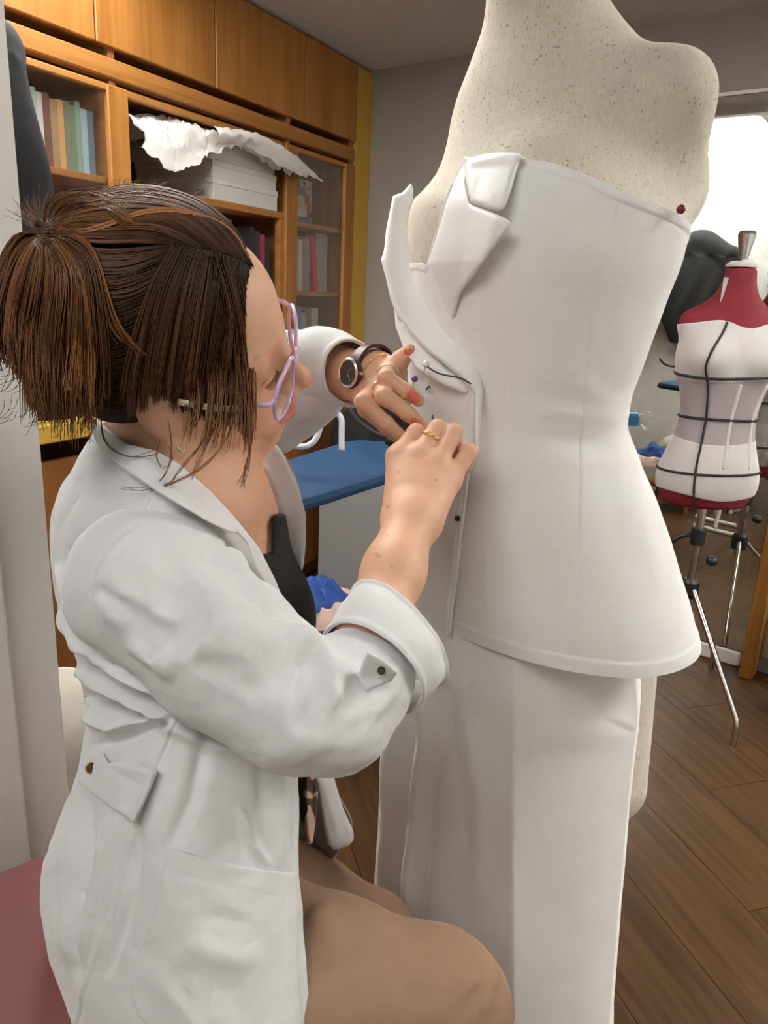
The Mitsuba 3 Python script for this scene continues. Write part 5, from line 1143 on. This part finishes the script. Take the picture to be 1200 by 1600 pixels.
# ---------------------------------------------------------------- hair
HAIR_D, HAIR_M, HAIR_L = np.array([.016, .008, .005]), np.array([.080, .034, .014]), np.array([.27, .118, .046])
scene['hair'] = {'type': 'principled', 'base_color': VC, 'roughness': .45, 'specular': .2, 'anisotropic': .3}
def cap_sdf(p):
    q = (p - HC) @ HM; x, y, z = q[:, 0], q[:, 1], q[:, 2]
    d = s_ell(q, np.array([0, -.014, .036]), np.array([.0800, .1010, .0905]))
    d = smin(d, s_ell(q, np.array([.0, -.03, -.005]), np.array([.079, .080, .062])), .03)
    front = y - (.070 - .25 * np.clip(-x, 0, 1) + .12 * np.clip(z - .03, -.05, .04))
    low = -(z + .030 + .35 * np.clip(-.02 - y, 0, .08))
    return smax(smax(d, front, .01), low, .012)
cap_near = near_(cap_sdf, HC, .15)
cm = surface(lambda p: cap_near(p) + .0045, *bounds(hb, .01), .004)
prin('hair_base', tuple(HAIR_D * 1.1), .9)
cap_c = np.tile(HAIR_D * .8, (len(cm.vertices), 1))
HV, HFc, HCc = [], [], []
hr = np.random.default_rng(11)
def lay(pts, lift=.002, m=18):
    """A guide curve of m points; points given without a depth lie on the near surface of the hair cap."""
    n = len(pts); xy = np.array([p[:2] for p in pts], float); t = np.r_[0, np.cumsum(np.linalg.norm(np.diff(xy, axis=0), axis=1))]; t /= t[-1]
    s = np.linspace(0, 1, m); q = CubicSpline(t, xy, bc_type='natural')(s)
    own = np.array([len(p) == 3 for p in pts]); d = np.full(m, np.nan); k = np.clip(np.searchsorted(t, s, side='right') - 1, 0, n - 2); fix = own[k] & own[k + 1]
    dep = np.array([p[2] if len(p) == 3 else np.nan for p in pts]); d[fix] = np.interp(s[fix], t[own], dep[own]) if fix.any() else 0
    free = ~fix; c = march(cap_near, q[:, 0], q[:, 1], .45, .9) - lift; d[free] = c[free]
    if own[-1] and not fix[-1]: d[-1] = dep[-1]
    if own[0] and not fix[0]: d[0] = dep[0]
    b = np.isnan(d); d[b] = np.interp(s[b], s[~b], d[~b]); d = np.where(np.isnan(c), d, np.minimum(d, c))
    d[1:-1] = (d[:-2] + 2 * d[1:-1] + d[2:]) / 4
    return np.c_[q, np.where(np.isnan(c), d, np.minimum(d, c))]
def strands(guides, n, c0, c1, r=(.00038, .00075), lift=(.0, .006), m=18, jit=5.0, lock=14, lockamp=7.0, endfade=1.0, ends=.25):
    """n strands between neighbouring guide curves, drawn together in locks; c0 to c1 from root to end."""
    G = np.array([lay(g, m=m) for g in guides]); k = len(G)
    Gs = CubicSpline(np.linspace(0, 1, k), G, axis=0) if k > 2 else (lambda s: G[0] * (1 - s)[:, None, None] + G[1] * s[:, None, None])
    s = hr.random(n); P = Gs(s); v = np.linspace(0, 1, m)[None, :]
    lk = np.floor(s * lock); cen = (lk + .5) / lock; Pc = Gs(cen)
    pull = (.35 + .4 * hr.random(n))[:, None] * v ** 1.5 * .8; P = P * (1 - pull[..., None]) + Pc * pull[..., None]
    wob = hr.normal(0, 1, (n, 2)); ph = hr.random((n, 2)) * 6.28; lw = np.array([hr.normal(0, 1, 3) for _ in range(lock + 1)])[lk.astype(int)]
    env = v ** 1.2
    P[..., 0] += jit * wob[:, :1] * env * .6 + lockamp * lw[:, :1] * env * .5 + 1.2 * np.sin(v * 7 + ph[:, :1]); P[..., 1] += jit * wob[:, 1:] * env * .3 + lockamp * lw[:, 1:2] * env * .25 + 1.2 * np.sin(v * 6 + ph[:, 1:])
    P[..., 2] -= (lift[0] + (lift[1] - lift[0]) * hr.random(n))[:, None] + .002 * lw[:, 2:3] * env
    ll = hr.random(lock + 1)[lk.astype(int)]; cut = 1 - ends * (.62 * ll + .38 * hr.random(n))
    for i in range(n):
        t = np.linspace(0, cut[i], m); q = np.stack([np.interp(t, v[0], P[i, :, j]) for j in range(3)], 1)
        rr = (r[0] + (r[1] - r[0]) * hr.random()) * np.clip(1.15 - t ** 3 * endfade, .25, 1)
        tb = tube(at(q[:, 0], q[:, 1], q[:, 2]), rr, 3, False); HV.append(tb.vertices); HFc.append(tb.faces)
        tone = np.clip(.5 + .28 * lw[i, 0] + .22 * hr.normal(), 0, 1.3); cc_ = c0 * (1 - t[:, None]) + c1 * t[:, None]; cc_ = cc_ * (.55 + .9 * tone); HCc.append(np.repeat(cc_, 3, axis=0))
TIE = (66, 364, .632)
# near side, falling from the parting
strands([[(266, 382), (232, 450), (205, 540), (190, 610), (188, 662, .613)], [(290, 384), (262, 450), (240, 540), (228, 610), (226, 654, .606)], [(315, 390), (296, 460), (280, 540), (270, 600), (268, 652, .600)], [(345, 398), (335, 470), (322, 550), (314, 610), (310, 664, .600)], [(372, 408), (368, 480), (362, 560), (355, 620), (348, 680, .603)], [(392, 418), (391, 490), (388, 560), (384, 625), (380, 690, .606)]], 1500, HAIR_D * 1.3, HAIR_M * 1.3, lock=34, lift=(.0, .006), lockamp=10, ends=.22)
strands([[(330, 395), (352, 480), (365, 570, .607), (372, 640, .604), (368, 700, .606)], [(360, 404), (380, 490), (387, 570, .612), (388, 650, .607), (384, 730, .608)], [(390, 418), (394, 490), (396, 570, .617), (396, 650, .612), (392, 738, .612)]], 130, HAIR_D * 1.6, HAIR_L * .95, lock=9, lift=(.002, .008), jit=6, ends=.35)
strands([[(300, 560, .600), (300, 610, .598), (296, 660, .597), (286, 705, .598)], [(330, 560, .602), (332, 610, .599), (326, 660, .597), (312, 715, .597)], [(362, 560, .605), (364, 620, .601), (362, 670, .600), (352, 720, .600)], [(384, 560, .610), (385, 620, .606), (383, 680, .604), (378, 725, .605)]], 60, HAIR_M * 1.3, HAIR_L * .8, lock=12, lift=(.0, .006), jit=9, lockamp=12, ends=.4)
# over the crown, from the parting and the far hairline back to the tie
strands([[(268, 380), (220, 378), (160, 378), (110, 372), TIE], [(300, 384), (240, 362), (170, 360), (112, 360), TIE], [(335, 392), (270, 345), (190, 338), (115, 346), TIE], [(368, 402), (310, 342), (215, 316), (120, 330), TIE], [(394, 416), (350, 352), (245, 300), (130, 318), TIE], [(398, 424), (372, 365), (280, 302), (150, 302, .66), TIE]], 1500, HAIR_D * 1.7, HAIR_M * 2.0, lock=30, lift=(.0, .006), ends=.0, lockamp=4)
strands([[(390, 412), (355, 356), (300, 335), (220, 335), (150, 360), (90, 366)], [(393, 414), (360, 358), (305, 332), (222, 328), (150, 352), (88, 364)]], 40, HAIR_L * .9, HAIR_L * 1.0, lock=2, lift=(.006, .009), ends=.1, lockamp=2, jit=2)
# back of the head up to the tie
strands([[(268, 382), (210, 388), (155, 390), (108, 380), TIE], [(262, 394), (205, 414), (150, 414), (105, 392), TIE], [(245, 430), (195, 450), (150, 450), (105, 410), TIE], [(225, 490), (180, 510), (140, 500), (100, 440), TIE], [(205, 560), (165, 570), (130, 550), (92, 460), TIE], [(190, 640), (150, 630), (115, 590), (85, 480), TIE]], 1500, HAIR_D * 1.4, HAIR_M * 1.5, lock=24, lift=(.0, .005), ends=.0, lockamp=4)
# teased crown in front of the tie
strands([[(72, 360, .628), (72, 325, .630), (95, 302, .630), (140, 302, .632), (190, 318, .632)], [(74, 362, .622), (88, 320, .618), (130, 305, .615), (180, 320, .612), (215, 345, .612)], [(76, 366, .615), (110, 335, .605), (160, 330, .600), (190, 350, .600), (205, 385, .602)]], 320, HAIR_M * 1.5, HAIR_L * 1.0, lock=12, lift=(.0, .01), jit=9, lockamp=9)
# the loose tail
strands([[TIE, (30, 366, .625), (8, 400, .62), (-10, 470, .62), (-8, 560, .625)], [TIE, (40, 385, .612), (14, 440, .60), (2, 530, .60), (22, 610, .605)], [TIE, (55, 405, .602), (38, 490, .59), (36, 580, .59), (52, 665, .60)], [TIE, (85, 405, .598), (85, 500, .583), (84, 600, .583), (86, 690, .595)], [TIE, (108, 395, .598), (126, 490, .580), (126, 600, .580), (124, 698, .592)], [TIE, (130, 385, .598), (162, 470, .580), (174, 570, .580), (166, 680, .590)]], 2100, HAIR_M * 1.7, HAIR_M * 1.8, lock=36, lift=(-.012, .012), jit=15, lockamp=24, ends=.50)
strands([[TIE, (50, 400, .630), (40, 480, .63), (42, 560, .63), (50, 630, .63)], [TIE, (100, 420, .63), (120, 510, .62), (130, 590, .62), (135, 660, .62)]], 600, HAIR_D * 2, HAIR_D * 2.4, lock=12, lift=(-.01, .01), jit=9, lockamp=10, ends=.2)
strands([[TIE, (128, 378, .594), (160, 440, .580), (178, 520, .578), (215, 555, .585)], [TIE, (135, 372, .596), (158, 420, .582), (185, 500, .578), (236, 560, .588)]], 130, HAIR_M * 1.8, HAIR_L * 1.05, lock=5, lift=(.0, .008), jit=5, lockamp=6)
strands([[TIE, (100, 400, .588), (118, 480, .570), (108, 560, .568), (100, 630, .576)], [TIE, (110, 395, .588), (135, 470, .568), (142, 560, .568), (138, 640, .578)]], 160, HAIR_L * .8, HAIR_L * .95, lock=7, lift=(.004, .012), jit=7, lockamp=9)
# stray wisps
def wisp(pts, n, c, jit=2.0, r=.00033):
    b = np.array(pts, float)
    for _ in range(n):
        q = b.copy(); q[1:, :2] += hr.normal(0, jit, (len(b) - 1, 2)) * np.linspace(.3, 1, len(b) - 1)[:, None]; s = spline(q, 26)
        tb = tube(at(s[:, 0], s[:, 1], s[:, 2]), np.linspace(r, r * .6, 26), 3, False); HV.append(tb.vertices); HFc.append(tb.faces); HCc.append(np.tile(c * (.7 + .6 * hr.random()), (len(tb.vertices), 1)))
wisp([(372, 640, .603), (350, 690, .598), (318, 728, .596), (280, 750, .598), (236, 764, .603)], 10, HAIR_L * .9, 2.0)
wisp([(345, 650, .600), (325, 690, .598), (305, 735, .598), (300, 750, .6)], 6, HAIR_L * .8, 4)
wisp([(385, 640, .606), (392, 690, .608), (384, 735, .61), (378, 760, .615)], 12, HAIR_L * .9, 5)
wisp([(330, 640, .600), (316, 690, .600), (285, 730, .602), (262, 760, .605)], 5, HAIR_L * .6, 3)
wisp([(262, 655, .602), (268, 700, .598), (258, 740, .600), (232, 765, .604), (190, 762, .612)], 3, HAIR_M * 1.4, 3)
wisp([(250, 690, .603), (246, 715, .602), (256, 730, .603), (268, 720, .604), (262, 698, .604)], 2, HAIR_M * 1.6, 3)
wisp([(158, 650, .60), (165, 690, .605), (195, 712, .61), (250, 706, .606)], 3, HAIR_D * 3, 4)
wisp([(152, 650, .60), (142, 680, .605), (136, 692, .61)], 4, HAIR_D * 3, 5)
for i in range(46):
    a = hr.uniform(-2.9, -1.4); L = hr.uniform(35, 70); x0, y0 = 66 + hr.normal(0, 6), 358 + hr.normal(0, 5)
    wisp([(x0, y0, .63), (x0 + L * .5 * math.cos(a), y0 + L * .5 * math.sin(a) - 4, .63), (x0 + L * math.cos(a + .15), y0 + L * math.sin(a + .15) + 4, .63)], 1, HAIR_M * 2.2, 2, .0003)
for i in range(60):
    x0 = hr.uniform(90, 360); y0 = np.interp(x0, [90, 140, 230, 300, 350, 390], [318, 300, 296, 315, 350, 400]); a = hr.uniform(-2.6, -.8); L = hr.uniform(10, 28)
    wisp([(x0, y0 + 4, .66), (x0 + L * .5 * math.cos(a), y0 + L * .5 * math.sin(a), .66), (x0 + L * math.cos(a + .5), y0 + L * math.sin(a + .5), .66)], 1, HAIR_M * 1.8, 2, .00028)
for i in range(70):
    x0, y0 = hr.uniform(5, 150), hr.uniform(560, 660); a = hr.uniform(1.2, 2.6); L = hr.uniform(20, 50)
    wisp([(x0, y0, .598), (x0 + L * .5 * math.cos(a), y0 + L * .5 * math.sin(a), .598), (x0 + L * math.cos(a + .4), y0 + L * math.sin(a + .4), .6)], 1, HAIR_M * 1.3, 2, .0003)
o = np.cumsum([0] + [len(v) for v in HV[:-1]])
hmesh = trimesh.Trimesh(np.vstack(HV), np.vstack([f + k for f, k in zip(HFc, o)]), process=False)
add('person__hair', hmesh, 'hair', True, color=np.clip(np.vstack(HCc), 0, 1), label='dark brown hair parted in front and tied in a loose reddish tail')
prin('scalp', (.33, .19, .14), .5); prin('tie_brown', (.03, .012, .008), .7)
sp = np.array([hl(0, 0, 0)] * 1); pl_ = lay([(272, 383), (300, 386), (335, 394), (365, 403), (394, 419)], .0045)
add('person__scalp_parting', tube(at(pl_[:, 0], pl_[:, 1], pl_[:, 2]), np.r_[.0004, np.full(16, .0011), .0006], 8), 'scalp', True, label='pale scalp showing in the parting')
add('person__hair__base', cm, 'hair_base', True)
add('person__hair_tie', tube(spline([at(*p) for p in ((60, 352, .632), (70, 358, .622), (72, 368, .620), (66, 378, .626), (58, 370, .634))], 30, True).tolist() + [at(60, 352, .632)], .0035, 8, False), 'tie_brown', True)
# eyelashes
lash = []
for i in range(26):
    t = i / 25; b = np.array([.0215 + .021 * t, .0860 - .0070 * t ** 1.5, -.0115 - .001 * math.sin(3.14 * t)]); L = .0085 * (.7 + .3 * math.sin(3.14 * t))
    for s in (1, -1):
        o_ = np.array([(t - .35) * .004, L * .95, -L * .35]); P = np.array([b, b + o_ * .5 + [0, 0, -.0008], b + o_ + [0, 0, .0006]]) * [s, 1, 1]
        lash.append(tube(np.array([hl(*q) for q in spline(P, 6)]), np.linspace(.00028, .0001, 6), 4, False))
add('person__eyelashes', cat_(lash), 'black_plastic', True, label='dark eyelashes of the lowered eyes')
# ---- glasses: clear lilac rims, pale patterned temples
scene['lilac'] = {'type': 'twosided', 'b': {'type': 'principled', 'base_color': rgb(.60, .42, .62), 'roughness': .15, 'specular': .6, 'clearcoat': .5}}
prin('horn', proc(lambda p, n, uv: mix((.62, .50, .24), (.80, .74, .52), tn(p.x * 500, p.y * 500, p.z * 160))), .25, clearcoat=.6)
GT, GY = -.15, np.array([0, .0985, -.019])                 # the frame's tilt and place in head axes
def gl(x, z, wrap=0.0): return np.array([x, GY[1] - .0025 * (abs(x) / .03) ** 2 + GT * -z + wrap, GY[2] + z])
def rim_pts(s, k=48, sc=1.0):
    an = np.arange(k) * 2 * math.pi / k; c, n = np.cos(an), np.sin(an); e = 2.6
    rx, rz = .0265 * sc, .0235 * sc; X = np.sign(c) * np.abs(c) ** (2 / e) * rx; Zz = np.sign(n) * np.abs(n) ** (2 / e) * rz
    return np.array([gl(s * (.0355 + x + .10 * z), z) for x, z in zip(X, Zz)])
for s in (1, -1):
    R = rim_pts(s); W_ = np.array([hl(*q) for q in R]); W2 = np.vstack([W_, W_[:2]])
    add('person__glasses__rim', tube(W2, .0018, 10, False), 'lilac', True, label='clear lilac rim')
    Rl = rim_pts(s, 48, .97); c = Rl.mean(0); V = np.array([hl(*q) for q in np.vstack([Rl, c])]); k = len(Rl); i = np.arange(k)
    add('person__glasses__lens', trimesh.Trimesh(V, np.stack([i, (i + 1) % k, i * 0 + k], 1), process=False), 'clear_pane', True, label='clear lens')
    h = gl(s * .0640, .012)
    end = np.array([.0840, .038, .005]) if s > 0 else np.array([-.0775, -.004, .008])
    P = [h, h + [s * .006, -.004, 0], h * .80 + end * .20 + [s * .004, 0, 0], h * .5 + end * .5 + [s * .0055, 0, 0], end, end + ([-.009, -.040, .003] if s > 0 else [.005, -.024, -.004])]
    q = spline(np.array([hl(*a) for a in P]), 40)
    def strip(q, hh, w, mat, lab):
        t = nrm(np.gradient(q, axis=0)); up_ = HM @ np.array([0, 0, 1.]); sd_ = nrm(np.cross(t, up_)); u2 = nrm(np.cross(sd_, t)); an = np.arange(12) * math.pi / 6
        G = q[:, None] + np.cos(an)[None, :, None] * u2[:, None] * hh + np.sin(an)[None, :, None] * sd_[:, None] * w
        m = gridmesh(G, True); V = np.vstack([m.vertices, q[0], q[-1]]); k = len(m.vertices); i = np.arange(12); n_ = len(q)
        f = np.vstack([m.faces, np.stack([(i + 1) % 12, i, i * 0 + k], 1), np.stack([(n_ - 1) * 12 + i, (n_ - 1) * 12 + (i + 1) % 12, i * 0 + k + 1], 1)]); m = trimesh.Trimesh(V, f, process=False); m.fix_normals()
        add('person__glasses__temple', m, mat, 40, label=lab)
    strip(q[:11], .0024, .0016, 'lilac', 'lilac front of the temple'); strip(q[10:], .0034, .0016, 'horn', 'pale patterned temple')
add('person__glasses__bridge', tube(np.array([hl(*a) for a in spline([gl(-.0105, .006), gl(-.005, .0095, .0016), gl(.005, .0095, .0016), gl(.0105, .006)], 14)]), .0022, 10), 'lilac', True, label='lilac bridge')
tag('person__glasses', 'glasses with clear lilac rims')
# earring
ec = hl(.0810, .0065, -.0455); el = [ball(ec, np.full(3, .0026), 2)]
for i in range(6): el.append(ball(ec + HM @ np.array([.001, .0030 * math.cos(i * 1.047), .0030 * math.sin(i * 1.047)]), np.full(3, .0013), 1))
add('person__earring', cat_(el), 'silver', True, label='small silver stud earring')
# ---- watch, bracelet, rings
AL = nrm(LW - LE); wc = at(583, 585, .848)
nA = nrm((CAM - wc) - AL * ((CAM - wc) @ AL)); nB = np.cross(AL, nA)
prin('burgundy', (.055, .010, .022), .35)
an = np.linspace(0, 2 * math.pi, 61)[:-1]; prof = [(-.0075, .0), (-.0070, .0018), (.0070, .0018), (.0075, .0), (.0070, -.0012), (-.0070, -.0012)]
rA, rB_ = .0295, .0315
G = np.array([[wc + AL * (u * np.interp(abs(math.remainder(a, 2 * math.pi)), [0, .5, 1.2, 3.2], [1.25, 1.1, .95, .85])) + (nA * math.cos(a) * rA + nB * math.sin(a) * rB_) * (1 + v / .028) for u, v in prof] for a in an])
G2 = np.concatenate([G, G[:1]], 0); mb_ = gridmesh(G2, True); mb_.fix_normals(); add('person__watch__strap', mb_, 'burgundy', 40, label='burgundy strap')
dc = wc + nA * (rA + .001)
add('person__watch__case', lathe([(0, -.002), (.0155, -.002), (.0168, .0), (.0172, .003), (.0160, .0055), (.0140, .0062), (.0136, .0050), (0, .0048)], dc, 40, nA), 'burgundy', 35, label='burgundy case')
add('person__watch__bezel', lathe([(.0134, .0060), (.0150, .0068), (.0164, .0058), (.0166, .0048), (.0134, .0048)], dc, 40, nA), 'silver', 35, label='metal bezel')
prin('dial', (.035, .022, .02), .25); add('person__watch__dial', lathe([(0, .0056), (.0134, .0056), (.0134, .005), (0, .005)], dc, 40, nA), 'dial', 35, label='dark brown dial')
hands = cat_([rod(dc + nA * .0062, dc + nA * .0062 + (nB * math.cos(b) + AL * math.sin(b)) * l, .0004, 6) for b, l in ((.6, .010), (2.2, .0075))]); add('person__watch__hands', hands, 'silver', label='watch hands')
add('person__watch__crown', lathe([(0, 0), (.0016, 0), (.0016, .003), (0, .003)], dc + AL * .0172 + nA * .002, 12, AL), 'silver', 35)
bc_ = at(594, 592, .842); bl = []
ABL = nrm(AL + .25 * nB)
for i in range(64):
    a = i / 64 * 2 * math.pi; c = bc_ + (nA * math.cos(a) * .0262 + np.cross(ABL, nA) * math.sin(a) * .0275); bl.append(ball(c, np.full(3, .0017 if i % 7 == 0 else .0009), 1))
add('person__bracelet', cat_(bl), 'gold', True, label='fine gold chain bracelet with small balls')
def ring(a, b, t, r, tube_r, key, mat, lab, knob=0):
    c = a * (1 - t) + b * t; ax = nrm(b - a); u1 = nrm((CAM - c) - ax * ((CAM - c) @ ax)); u2 = np.cross(ax, u1); an = np.linspace(0, 2 * math.pi, 49)
    P = c + np.cos(an)[:, None] * u1 * r + np.sin(an)[:, None] * u2 * r; ms = [tube(P, tube_r, 8, False)]
    for i in range(knob):
        f = (i - (knob - 1) / 2) * .28; ms.append(ball(c + (math.cos(f) * u1 + math.sin(f) * u2) * (r + .0006) + ax * (.0012 if i % 2 else -.0010), np.full(3, .0016), 1))
    add(key, cat_(ms), mat, True, label=lab)
f1, f2 = A3(LFING[0][0]), A3(LFING[1][0]); ring(f1[0], f1[1], .62, .0108, .0010, 'person__ring', 'silver', 'thin pale band on the far forefinger'); ring(f2[0], f2[1], .55, .0111, .0011, 'person__ring', 'silver', 'beaded ring on the far middle finger', 5)
f3 = A3(RFING[1][0]); ring(f3[0], f3[1], .62, .0104, .0011, 'person__ring', 'gold', 'openwork gold ring on the near hand', 7)
